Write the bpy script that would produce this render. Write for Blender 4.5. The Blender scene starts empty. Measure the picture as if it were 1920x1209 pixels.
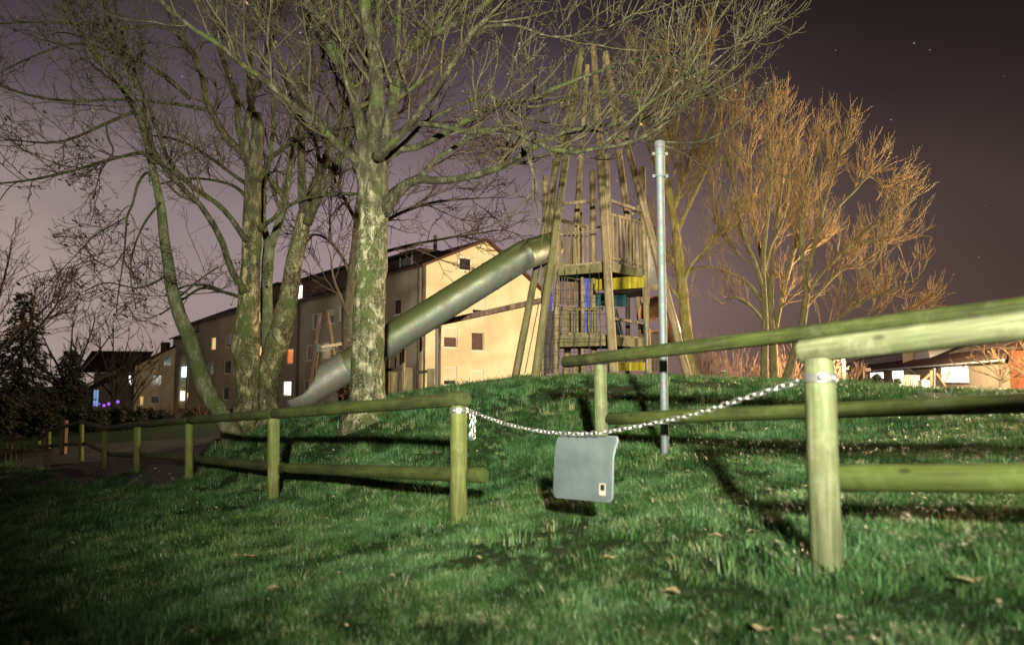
import bpy, math, random
import numpy as np
from mathutils import Vector
R = math.radians
scene = bpy.context.scene
COL = scene.collection
rng = np.random.default_rng(11)
random.seed(5)

# ------------------------------------------------------------------ camera
PITCH, F, CAMZ = math.atan((713 - 604.5) / 1280.0), 1280.0, 0.9
cam_d = bpy.data.cameras.new("camera")
cam = bpy.data.objects.new("camera", cam_d)
COL.objects.link(cam)
cam_d.sensor_width, cam_d.lens = 36.0, 24.0
cam_d.clip_start, cam_d.clip_end = 0.05, 2000
cam.location = (0, 0, CAMZ)
cam.rotation_euler = (math.pi / 2 + PITCH, 0, 0)
cam_d.dof.use_dof = True
cam_d.dof.focus_distance = 13.5
cam_d.dof.aperture_fstop = 1.35
scene.camera = cam

# ------------------------------------------------------------------ night sky
world = bpy.data.worlds.new("World")
scene.world = world
world.use_nodes = True
wt = world.node_tree
for n in list(wt.nodes):
    wt.nodes.remove(n)


def WN(t, **kw):
    n = wt.nodes.new(t)
    for k, v in kw.items():
        setattr(n, k, v)
    return n


def ramp_set(node, stops):
    cr = node.color_ramp
    while len(cr.elements) > 1:
        cr.elements.remove(cr.elements[-1])
    for i, (p, c) in enumerate(stops):
        e = cr.elements[0] if i == 0 else cr.elements.new(p)
        e.position = p
        e.color = (c[0], c[1], c[2], 1) if hasattr(c, '__len__') else (c, c, c, 1)


w_out = WN('ShaderNodeOutputWorld')
w_tc = WN('ShaderNodeTexCoord')
w_sep = WN('ShaderNodeSeparateXYZ')
wt.links.new(w_tc.outputs['Generated'], w_sep.inputs[0])
r_el = WN('ShaderNodeValToRGB')
ramp_set(r_el, [(0.0, (.36, .235, .215)), (.10, (.385, .285, .285)), (.22, (.305, .235, .245)), (.36, (.125, .094, .110)),
                (.48, (.044, .034, .039)), (.64, (.012, .010, .011)), (1.0, (.005, .004, .005))])
wt.links.new(w_sep.outputs['Z'], r_el.inputs[0])
m_az = WN('ShaderNodeMapRange')
m_az.inputs['From Min'].default_value, m_az.inputs['From Max'].default_value = -1, 1
wt.links.new(w_sep.outputs['X'], m_az.inputs[0])
r_az = WN('ShaderNodeValToRGB')
ramp_set(r_az, [(.1, (.55, .52, .55)), (.28, (.85, .85, .86)), (.40, (1.08, 1.06, 1.08)), (.52, (.90, .87, .88)), (.62, (.54, .48, .45)), (.72, (.29, .25, .22)), (.82, (.17, .145, .125))])
wt.links.new(m_az.outputs[0], r_az.inputs[0])
mul = WN('ShaderNodeMix', data_type='RGBA', blend_type='MULTIPLY')
mul.inputs[0].default_value = 1
wt.links.new(r_el.outputs[0], mul.inputs[6])
wt.links.new(r_az.outputs[0], mul.inputs[7])
# thin pale cloud low on the left
cn = WN('ShaderNodeTexNoise')
cn.inputs['Scale'].default_value, cn.inputs['Detail'].default_value = 3.2, 4
cmap = WN('ShaderNodeMapping')
cmap.inputs['Scale'].default_value = (1, 1, 2.6)
wt.links.new(w_tc.outputs['Generated'], cmap.inputs[0])
wt.links.new(cmap.outputs[0], cn.inputs['Vector'])
cr_ = WN('ShaderNodeValToRGB')
ramp_set(cr_, [(.25, 0.15), (.55, 1.0)])
wt.links.new(cn.outputs[0], cr_.inputs[0])
cl_az = WN('ShaderNodeMapRange')
cl_az.inputs['From Min'].default_value, cl_az.inputs['From Max'].default_value = -.36, -.58
wt.links.new(w_sep.outputs['X'], cl_az.inputs[0])
cl_el = WN('ShaderNodeMapRange')
cl_el.inputs['From Min'].default_value, cl_el.inputs['From Max'].default_value = .34, .16
wt.links.new(w_sep.outputs['Z'], cl_el.inputs[0])


def wmath(op, a, b):
    n = WN('ShaderNodeMath', operation=op)
    for i, v in enumerate((a, b)):
        if isinstance(v, (int, float)):
            n.inputs[i].default_value = v
        else:
            wt.links.new(v, n.inputs[i])
    return n.outputs[0]


cm = wmath('MULTIPLY', wmath('MULTIPLY', cl_az.outputs[0], cl_el.outputs[0]), cr_.outputs[0])
cadd = WN('ShaderNodeMix', data_type='RGBA')
wt.links.new(wmath('MULTIPLY', cm, 1.0), cadd.inputs[0])
wt.links.new(mul.outputs[2], cadd.inputs[6])
cadd.inputs[7].default_value = (.40, .315, .285, 1)
# stars, drawn slightly long by the exposure
sm = WN('ShaderNodeMapping')
sm.inputs['Rotation'].default_value = (0, R(-24), 0)
sm.inputs['Scale'].default_value = (.55, 1, 1)
wt.links.new(w_tc.outputs['Generated'], sm.inputs[0])
vo = WN('ShaderNodeTexVoronoi')
vo.inputs['Scale'].default_value = 75
wt.links.new(sm.outputs[0], vo.inputs['Vector'])
st = WN('ShaderNodeMapRange')
st.inputs['From Min'].default_value, st.inputs['From Max'].default_value = .062, .02
wt.links.new(vo.outputs['Distance'], st.inputs[0])
vs = WN('ShaderNodeSeparateColor')
wt.links.new(vo.outputs['Color'], vs.inputs[0])
sb = wmath('MULTIPLY', wmath('POWER', vs.outputs[0], 4.0), .75)
star = wmath('MULTIPLY', st.outputs[0], sb)
sadd = WN('ShaderNodeMix', data_type='RGBA', blend_type='ADD')
sadd.inputs[0].default_value = 1
wt.links.new(cadd.outputs[2], sadd.inputs[6])
wt.links.new(star, sadd.inputs[7])
sky = WN('ShaderNodeTexSky')
sky.sky_type = 'NISHITA'
sky.sun_disc = False
sky.sun_elevation = R(-8)
sky.sun_rotation = R(160)
b1 = WN('ShaderNodeBackground')
b2 = WN('ShaderNodeBackground')
b1.inputs[1].default_value = 0.02
b2.inputs[1].default_value = 1.0
wt.links.new(sky.outputs[0], b1.inputs[0])
wt.links.new(sadd.outputs[2], b2.inputs[0])
ash = WN('ShaderNodeAddShader')
wt.links.new(b1.outputs[0], ash.inputs[0])
wt.links.new(b2.outputs[0], ash.inputs[1])
wt.links.new(ash.outputs[0], w_out.inputs[0])

scene.view_settings.view_transform = 'Standard'
scene.view_settings.look = 'None'
scene.view_settings.exposure = 0
scene.view_settings.gamma = 1
scene.cycles.use_denoising = True
scene.cycles.max_bounces = 5
scene.cycles.diffuse_bounces = 2
scene.cycles.transparent_max_bounces = 6
scene.cycles.sample_clamp_indirect = 3
scene.cycles.caustics_reflective = False
scene.cycles.caustics_refractive = False

# lamps: an added tripod lamp standing in for a swept torch behind the camera, an assumed sodium street lamp beyond the mound on the right, then four unseen lamps put in for nearby light
KEY = dict(loc=(.42, -4.2), z=2.65, power=30000, color=(1.0, 1.0, .80), cone=87, aim=15.5, turn=-3)
SODIUM = dict(loc=(23.5, 26.0), z=6.6, power=50000, color=(1.0, .74, .44))  # lamp assumed from the warm light on gable and trees
GOLDEN_FILL = dict(px=(1580, 642), d=27, power=9500, color=(1.0, .68, .34))  # added lamp, hidden by the rails, to light the golden trees
HOUSE = dict(px=(1562, 650), d=50, power=8000, color=(1.0, .78, .50))  # assumed lamp for the warm light on the low house
ROW_FILL = dict(px=(466, 586), d=40, power=1500, color=(1.0, .86, .62))  # added lamp, hidden by the trunk, to brighten the grey terrace
FAR = dict(px=(353, 640), d=72, power=330, color=(1.0, .66, .30))  # assumed lamp for the lit yellow gable, hidden by a stem


# ------------------------------------------------------------------ geometry helpers
SP, CP = math.sin(PITCH), math.cos(PITCH)


def P(px, py, d):
    """The point that stands d metres ahead of the camera and is seen at photograph pixel (px, py)."""
    u, v = (px - 960) / F, (604.5 - py) / F
    k = d / (CP - v * SP)
    return np.array([u * k, d, CAMZ + (SP + v * CP) * k])


def smooth(a, b, v):
    t = np.clip((v - a) / (b - a), 0, 1)
    return t * t * (3 - 2 * t)


_perm = np.random.default_rng(3).random((64, 64))


def vnoise(x, y, s):
    x, y = np.asarray(x, float) * s, np.asarray(y, float) * s
    xi, yi = np.floor(x).astype(int), np.floor(y).astype(int)
    fx, fy = x - xi, y - yi
    fx, fy = fx * fx * (3 - 2 * fx), fy * fy * (3 - 2 * fy)
    g = lambda i, j: _perm[i % 64, j % 64]
    return (g(xi, yi) * (1 - fx) + g(xi + 1, yi) * fx) * (1 - fy) + (g(xi, yi + 1) * (1 - fx) + g(xi + 1, yi + 1) * fx) * fy


def H(x, y):
    """Ground height."""
    x, y = np.asarray(x, float), np.asarray(y, float)
    plane = np.interp(x, [-60, -20, -13.5, -10.3, -5.35, -.44, 1.45, 3.2, 5, 9, 40], [-3.2, -2.1, -1.6, -1.36, -.80, -.26, 0, .21, .36, .45, .5])
    crest = np.interp(x, [-30, -12, -8, -5.6, -2, .4, 3, 5.5, 8.8, 14, 30], [-2.4, -1.5, -.85, .04, .59, .92, .92, .84, .68, .52, .4])
    yf = np.maximum(7.1, 3.5 + (1.45 - x) * 1.03)
    t = smooth(0, 5.6, y - yf)
    z = plane + (crest - plane) * t
    back = np.interp(x, [-60, -25, -10, 0, 12, 40], [-3.4, -2.0, -1.2, -.6, .1, .35])
    z = z + (back - z) * smooth(19.5, 30, y)
    near = smooth(2, 0, np.abs(y - 6))
    z = z + (vnoise(x, y, .55) - .5) * .09 + (vnoise(x + 7, y, 1.7) - .5) * .035
    return z


def link(o):
    COL.objects.link(o)
    return o


def tag(o, label, cat, group=None, kind=None):
    if label:
        o['label'] = label
    if cat:
        o['category'] = cat
    if group:
        o['group'] = group
    if kind:
        o['kind'] = kind
    return o


def empty(name, label, cat, loc=(0, 0, 0), group=None):
    o = bpy.data.objects.new(name, None)
    o.empty_display_size = .2
    o.location = loc
    tag(o, label, cat, group)
    return link(o)


class MB:
    """Collects geometry (with UVs) for one mesh object."""

    def __init__(self):
        self.v, self.f, self.uv, self.n = [], [], [], 0

    def add(self, verts, faces, uvs=None):
        verts = np.asarray(verts, float).reshape(-1, 3)
        self.v.append(verts)
        for i, f in enumerate(faces):
            self.f.append([int(a) + self.n for a in f])
            self.uv.extend(uvs[i] if uvs is not None else [(verts[a][0] * .7 + verts[a][1] * .7, verts[a][2]) for a in f])
        self.n += len(verts)
        return self

    def box(self, c, size, axes=None):
        c = np.asarray(c, float)
        ax = np.eye(3) if axes is None else np.asarray(axes, float)
        h = np.asarray(size, float) / 2
        vs = [c + ax[0] * (h[0] * i) + ax[1] * (h[1] * j) + ax[2] * (h[2] * k) for i in (-1, 1) for j in (-1, 1) for k in (-1, 1)]
        fs = [(0, 1, 3, 2), (4, 6, 7, 5), (0, 4, 5, 1), (2, 3, 7, 6), (0, 2, 6, 4), (1, 5, 7, 3)]
        return self.add(vs, fs)

    def bar(self, a, b, w, h, up=(0, 0, 1)):
        """A rectangular bar from a to b, w across, h high."""
        a, b, up = np.asarray(a, float), np.asarray(b, float), np.asarray(up, float)
        t = b - a
        L = np.linalg.norm(t)
        t = t / L
        s = np.cross(t, up)
        s /= np.linalg.norm(s)
        u = np.cross(s, t)
        return self.box((a + b) / 2, (L, w, h), (t, s, u))

    def tubes(self, pts, rad, sides=6, caps=False, refs=None, ripple=0.0):
        """pts [T,K,3], rad [T,K]: T tubes at once."""
        pts, rad = np.asarray(pts, float), np.asarray(rad, float)
        if pts.ndim == 2:
            pts, rad = pts[None], rad[None]
        T, K, _ = pts.shape
        tan = np.gradient(pts, axis=1)
        tan /= np.linalg.norm(tan, axis=2, keepdims=True) + 1e-12
        if refs is None:
            t0 = tan.mean(axis=1)
            ax = np.where(np.abs(t0[:, 2:3]) < .8, np.array([[0, 0, 1.]]), np.array([[1., 0, 0]]))
            refs = np.cross(t0, ax)
        n = refs[:, None, :] - (refs[:, None, :] * tan).sum(2, keepdims=True) * tan
        n /= np.linalg.norm(n, axis=2, keepdims=True) + 1e-12
        b = np.cross(tan, n)
        an = np.linspace(0, 2 * np.pi, sides, endpoint=False)
        rr = rad[:, :, None, None]
        if ripple:
            rr = rr * (1 + ripple * (np.random.default_rng(T + K).random((T, K, sides, 1)) - .5))
        ring = pts[:, :, None, :] + rr * (np.cos(an)[None, None, :, None] * n[:, :, None, :] + np.sin(an)[None, None, :, None] * b[:, :, None, :])
        base = self.n
        self.v.append(ring.reshape(-1, 3))
        ti, ki, si = np.meshgrid(np.arange(T), np.arange(K - 1), np.arange(sides), indexing='ij')
        idx = lambda t, k, s: base + (t * K + k) * sides + (s % sides)
        q = np.stack([idx(ti, ki, si), idx(ti, ki, si + 1), idx(ti, ki + 1, si + 1), idx(ti, ki + 1, si)], -1).reshape(-1, 4)
        self.f.extend(q.tolist())
        ln = np.concatenate([np.zeros((T, 1)), np.cumsum(np.linalg.norm(np.diff(pts, axis=1), axis=2), axis=1)], 1)
        off = (np.arange(T) * 3.17)[:, None]
        circ = rad.mean(axis=1)[:, None, None] * 6.283
        u0 = si / sides * circ + (np.arange(T) * 1.7)[:, None, None]
        u1 = (si + 1) / sides * circ + (np.arange(T) * 1.7)[:, None, None]
        v0 = np.broadcast_to((ln + off)[:, :-1, None], si.shape)
        v1 = np.broadcast_to((ln + off)[:, 1:, None], si.shape)
        uv = np.stack([np.stack([u0, v0], -1), np.stack([u1, v0], -1), np.stack([u1, v1], -1), np.stack([u0, v1], -1)], -2)
        self.uv.extend(uv.reshape(-1, 2).tolist())
        self.n += T * K * sides
        if caps:
            for t in range(T):
                for k, rev in ((0, True), (K - 1, False)):
                    loop = [base + (t * K + k) * sides + s for s in range(sides)]
                    if rev:
                        loop = loop[::-1]
                    self.f.append(loop)
                    r = rad[t, k]
                    self.uv.extend([(r * math.cos(a) * .2, r * math.sin(a) * .2) for a in an])
        return self

    def tube(self, a, b, r0, r1=None, sides=12, caps=True, K=2):
        a, b = np.asarray(a, float), np.asarray(b, float)
        s = np.linspace(0, 1, K)[:, None]
        r1 = r0 if r1 is None else r1
        return self.tubes((a + (b - a) * s)[None], (r0 + (r1 - r0) * s[:, 0])[None], sides, caps)

    def log(self, a, b, r0, r1=None, sides=14, K=9, wob=.02):
        """A peeled round log: soft chamfered ends, slightly uneven."""
        a, b = np.asarray(a, float), np.asarray(b, float)
        r1 = r0 if r1 is None else r1
        L = np.linalg.norm(b - a)
        ch = min(.02, .2 * r0)
        s = np.concatenate([[0, ch / L], np.linspace(0, 1, K)[1:-1], [1 - ch / L, 1]])
        rad = r0 + (r1 - r0) * s
        rad[1:-1] *= 1 + wob * (rng.random(len(s) - 2) - .5) * 2
        rad[0] *= .86
        rad[-1] *= .86
        pts = a + (b - a) * s[:, None]
        pts[2:-2] += (rng.random((len(s) - 4, 3)) - .5) * r0 * wob * 3
        return self.tubes(pts[None], rad[None], sides, True)

    def build(self, name, mat, parent=None, smooth_=False, loc=None):
        me = bpy.data.meshes.new(name)
        v = np.concatenate(self.v) if self.v else np.zeros((0, 3))
        if loc is not None:
            v = v - np.asarray(loc)
        elif parent is not None:
            v = v - np.asarray(parent.matrix_world.translation if parent.parent else parent.location)
        me.from_pydata(v.tolist(), [], self.f)
        uvl = me.uv_layers.new(name="uv")
        uvl.data.foreach_set("uv", np.asarray(self.uv, np.float32).ravel())
        if smooth_:
            me.polygons.foreach_set("use_smooth", np.ones(len(me.polygons), bool))
            if smooth_ == 'angle':
                try:
                    me.set_sharp_from_angle(angle=R(45))
                except Exception:
                    pass
        me.materials.append(mat)
        o = bpy.data.objects.new(name, me)
        link(o)
        if parent is not None:
            o.parent = parent
        elif loc is not None:
            o.location = loc
        return o


def sub(mb, name, mat, part, smooth_=False):
    """A sub-part: its mesh is in the same space as its part (which sits at its thing's origin)."""
    root = part.parent
    v = MB()
    v.v, v.f, v.uv, v.n = mb.v, mb.f, mb.uv, mb.n
    o = v.build(name, mat, None, smooth_)
    me = o.data
    off = np.asarray(root.location)
    co = np.empty(len(me.vertices) * 3)
    me.vertices.foreach_get("co", co)
    co = (co.reshape(-1, 3) - off).ravel()
    me.vertices.foreach_set("co", co)
    o.parent = part
    return o


def catmull(pts, K):
    pts = np.asarray(pts, float)
    n = len(pts)
    ext = np.vstack([2 * pts[0] - pts[1], pts, 2 * pts[-1] - pts[-2]])
    s = np.linspace(0, n - 1 - 1e-9, K)
    i = s.astype(int)
    t = (s - i)[:, None]
    p0, p1, p2, p3 = ext[i], ext[i + 1], ext[i + 2], ext[i + 3]
    return .5 * (2 * p1 + (p2 - p0) * t + (2 * p0 - 5 * p1 + 4 * p2 - p3) * t ** 2 + (3 * p1 - p0 - 3 * p2 + p3) * t ** 3)


# ------------------------------------------------------------------ materials
class MT:
    def __init__(self, name):
        self.m = bpy.data.materials.new(name)
        self.m.use_nodes = True
        self.t = self.m.node_tree
        self.b = self.t.nodes['Principled BSDF']
        self.tc = self.t.nodes.new('ShaderNodeTexCoord')

    def n(self, kind, **kw):
        n = self.t.nodes.new(kind)
        for k, v in kw.items():
            setattr(n, k, v)
        return n

    def l(self, a, b):
        self.t.links.new(a, b)

    def noise(self, scale, detail=4, rough=.6, coord='Object', stretch=None, dist=0):
        nz = self.n('ShaderNodeTexNoise')
        nz.inputs['Scale'].default_value = scale
        nz.inputs['Detail'].default_value = detail
        nz.inputs['Roughness'].default_value = rough
        nz.inputs['Distortion'].default_value = dist
        src = self.tc.outputs[coord]
        if stretch:
            mp = self.n('ShaderNodeMapping')
            mp.inputs['Scale'].default_value = stretch
            self.l(src, mp.inputs[0])
            src = mp.outputs[0]
        self.l(src, nz.inputs['Vector'])
        return nz.outputs[0]

    def voronoi(self, scale, coord='Object', feature='F1', stretch=None):
        nz = self.n('ShaderNodeTexVoronoi', feature=feature)
        nz.inputs['Scale'].default_value = scale
        src = self.tc.outputs[coord]
        if stretch:
            mp = self.n('ShaderNodeMapping')
            mp.inputs['Scale'].default_value = stretch
            self.l(src, mp.inputs[0])
            src = mp.outputs[0]
        self.l(src, nz.inputs['Vector'])
        return nz

    def ramp(self, src, stops):
        r = self.n('ShaderNodeValToRGB')
        ramp_set(r, stops)
        self.l(src, r.inputs[0])
        return r.outputs[0]

    def mix(self, fac, a, b, mode='MIX'):
        m = self.n('ShaderNodeMix', data_type='RGBA', blend_type=mode)
        for i, v in ((0, fac), (6, a), (7, b)):
            if isinstance(v, (int, float)):
                m.inputs[i].default_value = v
            elif isinstance(v, tuple):
                m.inputs[i].default_value = (*v, 1)
            else:
                self.l(v, m.inputs[i])
        return m.outputs[2]

    def color(self, c):
        if isinstance(c, tuple):
            self.b.inputs['Base Color'].default_value = (*c, 1)
        else:
            self.l(c, self.b.inputs['Base Color'])
        return self

    def rough(self, r):
        if isinstance(r, (int, float)):
            self.b.inputs['Roughness'].default_value = r
        else:
            self.l(r, self.b.inputs['Roughness'])
        return self

    def metal(self, v):
        self.b.inputs['Metallic'].default_value = v
        return self

    def spec(self, v):
        self.b.inputs['Specular IOR Level'].default_value = v
        return self

    def bump(self, src, strength=.4, dist=.02):
        b = self.n('ShaderNodeBump')
        b.inputs['Strength'].default_value = strength
        b.inputs['Distance'].default_value = dist
        self.l(src, b.inputs['Height'])
        self.l(b.outputs[0], self.b.inputs['Normal'])
        return self

    def emit(self, c, s):
        if isinstance(c, tuple):
            self.b.inputs['Emission Color'].default_value = (*c, 1)
        else:
            self.l(c, self.b.inputs['Emission Color'])
        self.b.inputs['Emission Strength'].default_value = s
        return self


def m_bark(name, dark, mid, light, moss=.5, moss_c=(.042, .054, .014), plates=True, sc=1.0, fade=None):
    t = MT(name)
    a = t.noise(9 * sc, 8, .7, stretch=(1, 1, .35))
    c = t.ramp(a, [(.30, dark), (.5, mid), (.66, light)])
    if plates:
        v = t.noise(3.2 * sc, 3, .55, stretch=(1, 1, .5), dist=1.2)
        c = t.mix(t.ramp(v, [(.50, 0.0), (.56, .75)]), c, tuple(min(1, x * 1.35) for x in light))
        crack = t.noise(7 * sc, 5, .6, stretch=(1, 1, .32), dist=.8)
        c = t.mix(t.ramp(crack, [(.455, 0.0), (.49, .8), (.51, .8), (.545, 0.0)]), c, tuple(x * .5 for x in dark))
        spots = t.noise(2.1 * sc, 6, .7)
        c = t.mix(t.ramp(spots, [(.42, .7), (.52, 0.0)]), c, dark)
    lich = t.noise(38 * sc, 3, .6)
    c = t.mix(t.ramp(lich, [(.60, 0.0), (.68, .7)]), c, tuple(min(1, x * 1.5) for x in light))
    mo = t.noise(2.3 * sc, 6, .72)
    lo = .62 - .26 * moss
    c = t.mix(t.ramp(mo, [(lo, 0.0), (lo + .09, .92)]), c, t.mix(t.noise(30, 3), moss_c, tuple(x * 1.9 for x in moss_c)))
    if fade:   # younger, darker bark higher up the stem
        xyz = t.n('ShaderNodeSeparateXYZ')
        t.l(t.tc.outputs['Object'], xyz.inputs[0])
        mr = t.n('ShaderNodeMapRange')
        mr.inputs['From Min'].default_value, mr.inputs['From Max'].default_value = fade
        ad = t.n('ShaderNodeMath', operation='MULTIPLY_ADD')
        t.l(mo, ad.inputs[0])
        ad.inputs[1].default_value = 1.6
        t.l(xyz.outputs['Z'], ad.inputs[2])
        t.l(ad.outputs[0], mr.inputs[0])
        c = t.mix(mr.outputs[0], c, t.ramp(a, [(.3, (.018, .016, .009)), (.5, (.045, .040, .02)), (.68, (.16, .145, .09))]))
    t.color(c).rough(.88).spec(.25)
    t.bump(t.mix(.5, a, lich), 1.0, .06)
    return t.m


def m_wood(name, dark, light, grain=1.0, green=None, rough=.75):
    t = MT(name)
    g = t.noise(26 * grain, 6, .65, 'UV', (1, .06, 1))
    b = t.noise(2.2, 4, .6, 'UV', (1.5, .6, 1))
    c = t.ramp(g, [(.34, tuple(x * .7 for x in dark)), (.5, dark), (.64, light)])
    wid = t.noise(15 * grain, 3, .6, 'UV', (1, .035, 1))
    c = t.mix(t.ramp(wid, [(.40, .85), (.48, 0.0), (.56, 0.0), (.66, .75)]), c, tuple(x * .38 for x in dark))
    c = t.mix(t.ramp(b, [(.38, .6), (.62, 0.0)]), c, tuple(x * .55 for x in dark))
    dirt = t.noise(5.5, 5, .75, 'Object')
    c = t.mix(t.ramp(dirt, [(.50, 0.0), (.75, .35)]), c, tuple(min(1, (x + .04) * 1.35) for x in light))
    if green:
        gg = t.noise(1.3, 5, .7, 'Object')
        c = t.mix(t.ramp(gg, [(.4, 0.0), (.65, .7)]), c, green)
    kn = t.voronoi(3.1, 'UV', stretch=(1.8, 1, 1)).outputs['Distance']
    c = t.mix(t.ramp(kn, [(.05, .85), (.10, 0.0)]), c, tuple(x * .3 for x in dark))
    ck = t.noise(55 * grain, 2, .5, 'UV', (1, .02, 1))
    c = t.mix(t.ramp(ck, [(.28, .8), (.33, 0.0)]), c, tuple(x * .28 for x in dark))
    t.color(c).rough(rough).spec(.3)
    t.bump(g, .35, .006)
    return t.m


def m_plain(name, c, var=.25, scale=6, rough=.7, metal=0, spec=.4, bump=.15, coord='Object'):
    t = MT(name)
    n = t.noise(scale, 6, .65, coord)
    lo, hi = tuple(x * (1 - var) for x in c), tuple(min(1, x * (1 + var)) for x in c)
    t.color(t.ramp(n, [(.3, lo), (.7, hi)])).rough(rough).metal(metal).spec(spec)
    if bump:
        t.bump(t.noise(scale * 8, 4, .6, coord), bump, .01)
    return t.m


def m_plaster(name, c, streak=.35):
    t = MT(name)
    n = t.noise(.55, 6, .65)
    s = t.noise(1.4, 5, .7, stretch=(1, 1, .08))
    col = t.ramp(n, [(.3, tuple(x * .82 for x in c)), (.7, tuple(min(1, x * 1.1) for x in c))])
    col = t.mix(t.ramp(s, [(.5, 0.0), (.75, streak)]), col, tuple(x * .55 for x in c))
    t.color(col).rough(.92).spec(.15)
    t.bump(t.noise(30, 3), .2, .01)
    return t.m


def m_glow(name, c, s, var=True):
    t = MT(name)
    t.color((.1, .1, .1)).rough(.3)
    if var:
        n = t.noise(1.6, 3, .5, stretch=(1, 1, .4))
        t.emit(t.ramp(n, [(.3, tuple(x * .55 for x in c)), (.65, c)]), s)
    else:
        t.emit(c, s)
    return t.m


M = {}
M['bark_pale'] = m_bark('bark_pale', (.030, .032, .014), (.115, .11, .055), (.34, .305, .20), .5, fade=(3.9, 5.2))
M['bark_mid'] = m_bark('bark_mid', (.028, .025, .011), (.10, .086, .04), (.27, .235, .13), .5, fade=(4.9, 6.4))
M['bark_limb'] = m_bark('bark_limb', (.018, .016, .009), (.036, .032, .017), (.125, .115, .07), .4, plates=False)
M['bark_moss'] = m_bark('bark_moss', (.05, .055, .03), (.10, .11, .055), (.2, .2, .13), .45, plates=False)
M['bark_brown'] = m_bark('bark_brown', (.06, .045, .03), (.12, .09, .055), (.19, .15, .10), .25, plates=False)
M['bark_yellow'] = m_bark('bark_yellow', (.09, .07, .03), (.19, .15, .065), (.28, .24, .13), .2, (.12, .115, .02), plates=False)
M['bark_dark'] = m_plain('bark_dark', (.03, .026, .02), .4, 8, .95, bump=.4)


def m_twig(name, a, b, moss=None, m0=.5):
    t = MT(name)
    c = t.ramp(t.noise(5, 4), [(.35, a), (.65, b)])
    if moss:
        c = t.mix(t.ramp(t.noise(1.6, 5, .7), [(m0, 0.0), (m0 + .1, .85)]), c, moss)
        c = t.mix(t.ramp(t.noise(7, 3, .6), [(.58, 0.0), (.64, .8)]), c, (.12, .118, .065))
    t.color(c).rough(.85).spec(.25)
    t.bump(t.noise(40, 3), .3, .005)
    return t.m


M['twig_green'] = m_twig('twig_green', (.034, .028, .016), (.085, .070, .036), (.052, .060, .018), .56)
M['twig_brown'] = m_twig('twig_brown', (.045, .032, .02), (.095, .066, .038), (.05, .058, .018), .56)
M['twig_red'] = m_twig('twig_red', (.075, .045, .03), (.15, .09, .06))
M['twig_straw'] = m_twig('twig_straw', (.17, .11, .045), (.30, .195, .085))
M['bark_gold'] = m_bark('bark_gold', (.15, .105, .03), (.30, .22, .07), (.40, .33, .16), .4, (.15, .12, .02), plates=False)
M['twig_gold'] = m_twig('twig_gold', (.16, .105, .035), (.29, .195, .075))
M['twig_dark'] = m_twig('twig_dark', (.028, .022, .018), (.05, .04, .03))
M['needles'] = m_plain('needles', (.013, .018, .012), .4, 9, .9, bump=0)
M['evergreen'] = m_plain('evergreen', (.012, .018, .009), .5, 9, .85, bump=0)
M['dry_leaf'] = m_plain('dry_leaf', (.22, .15, .07), .45, 14, .8, bump=.2)
M['pale_leaf'] = m_plain('pale_leaf', (.30, .23, .13), .35, 20, .8, bump=.3)
M['seed'] = m_plain('seed', (.045, .028, .020), .3, 9, .85, bump=0)
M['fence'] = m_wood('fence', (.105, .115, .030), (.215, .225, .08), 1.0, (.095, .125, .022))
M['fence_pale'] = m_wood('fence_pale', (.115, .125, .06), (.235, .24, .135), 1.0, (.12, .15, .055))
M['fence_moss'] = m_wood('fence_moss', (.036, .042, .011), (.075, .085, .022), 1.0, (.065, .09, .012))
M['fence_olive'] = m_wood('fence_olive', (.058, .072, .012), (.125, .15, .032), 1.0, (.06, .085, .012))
M['tower'] = m_wood('tower', (.23, .155, .085), (.44, .32, .19), 1.0, (.24, .19, .09))
M['tower_green'] = m_wood('tower_green', (.17, .135, .06), (.32, .26, .13), 1.0, (.16, .145, .055))
M['plank'] = m_wood('plank', (.25, .18, .10), (.44, .33, .20), .7)
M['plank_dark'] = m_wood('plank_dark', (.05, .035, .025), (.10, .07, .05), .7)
M['plank_red'] = m_wood('plank_red', (.15, .085, .055), (.28, .165, .105), .7)
M['yellow'] = m_wood('yellow', (.40, .30, .025), (.56, .44, .05), .5, rough=.5)
M['blue'] = m_plain('blue', (.05, .05, .30), .35, 7, .5)
M['teal'] = m_plain('teal', (.02, .085, .095), .3, 5, .5)
M['orange_tube'] = m_plain('orange_tube', (.30, .12, .05), .35, 3, .45)
M['rope'] = m_plain('rope', (.03, .034, .042), .4, 30, .7)
M['black'] = m_plain('black', (.012, .012, .012), .3, 8, .6)


def m_steel(name, base=(.55, .56, .55), rough=.42, green=None, sc=1.0):
    t = MT(name)
    n = t.noise(3 * sc, 7, .7)
    c = t.ramp(n, [(.3, tuple(x * .72 for x in base)), (.7, base)])
    sp = t.voronoi(26 * sc).outputs['Color']
    c = t.mix(.16, c, sp, 'OVERLAY')
    if green:
        g = t.noise(.9, 6, .75, stretch=(.4, 1, 1))
        tp = t.n('ShaderNodeSeparateXYZ')
        ge = t.n('ShaderNodeNewGeometry')
        t.l(ge.outputs['Normal'], tp.inputs[0])
        ad = t.n('ShaderNodeMath', operation='MULTIPLY_ADD')
        t.l(g, ad.inputs[0])
        ad.inputs[1].default_value = 1.1
        t.l(tp.outputs['Z'], ad.inputs[2])
        c = t.mix(t.ramp(ad.outputs[0], [(.25, 0.0), (.75, .9)]), c, green)
        t.metal(.35)
    else:
        t.metal(.45)
    t.color(c)
    t.rough(t.ramp(n, [(.3, rough + .16), (.7, rough - .05)]))
    t.bump(t.noise(5 * sc, 3), .05, .01)
    return t.m


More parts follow.
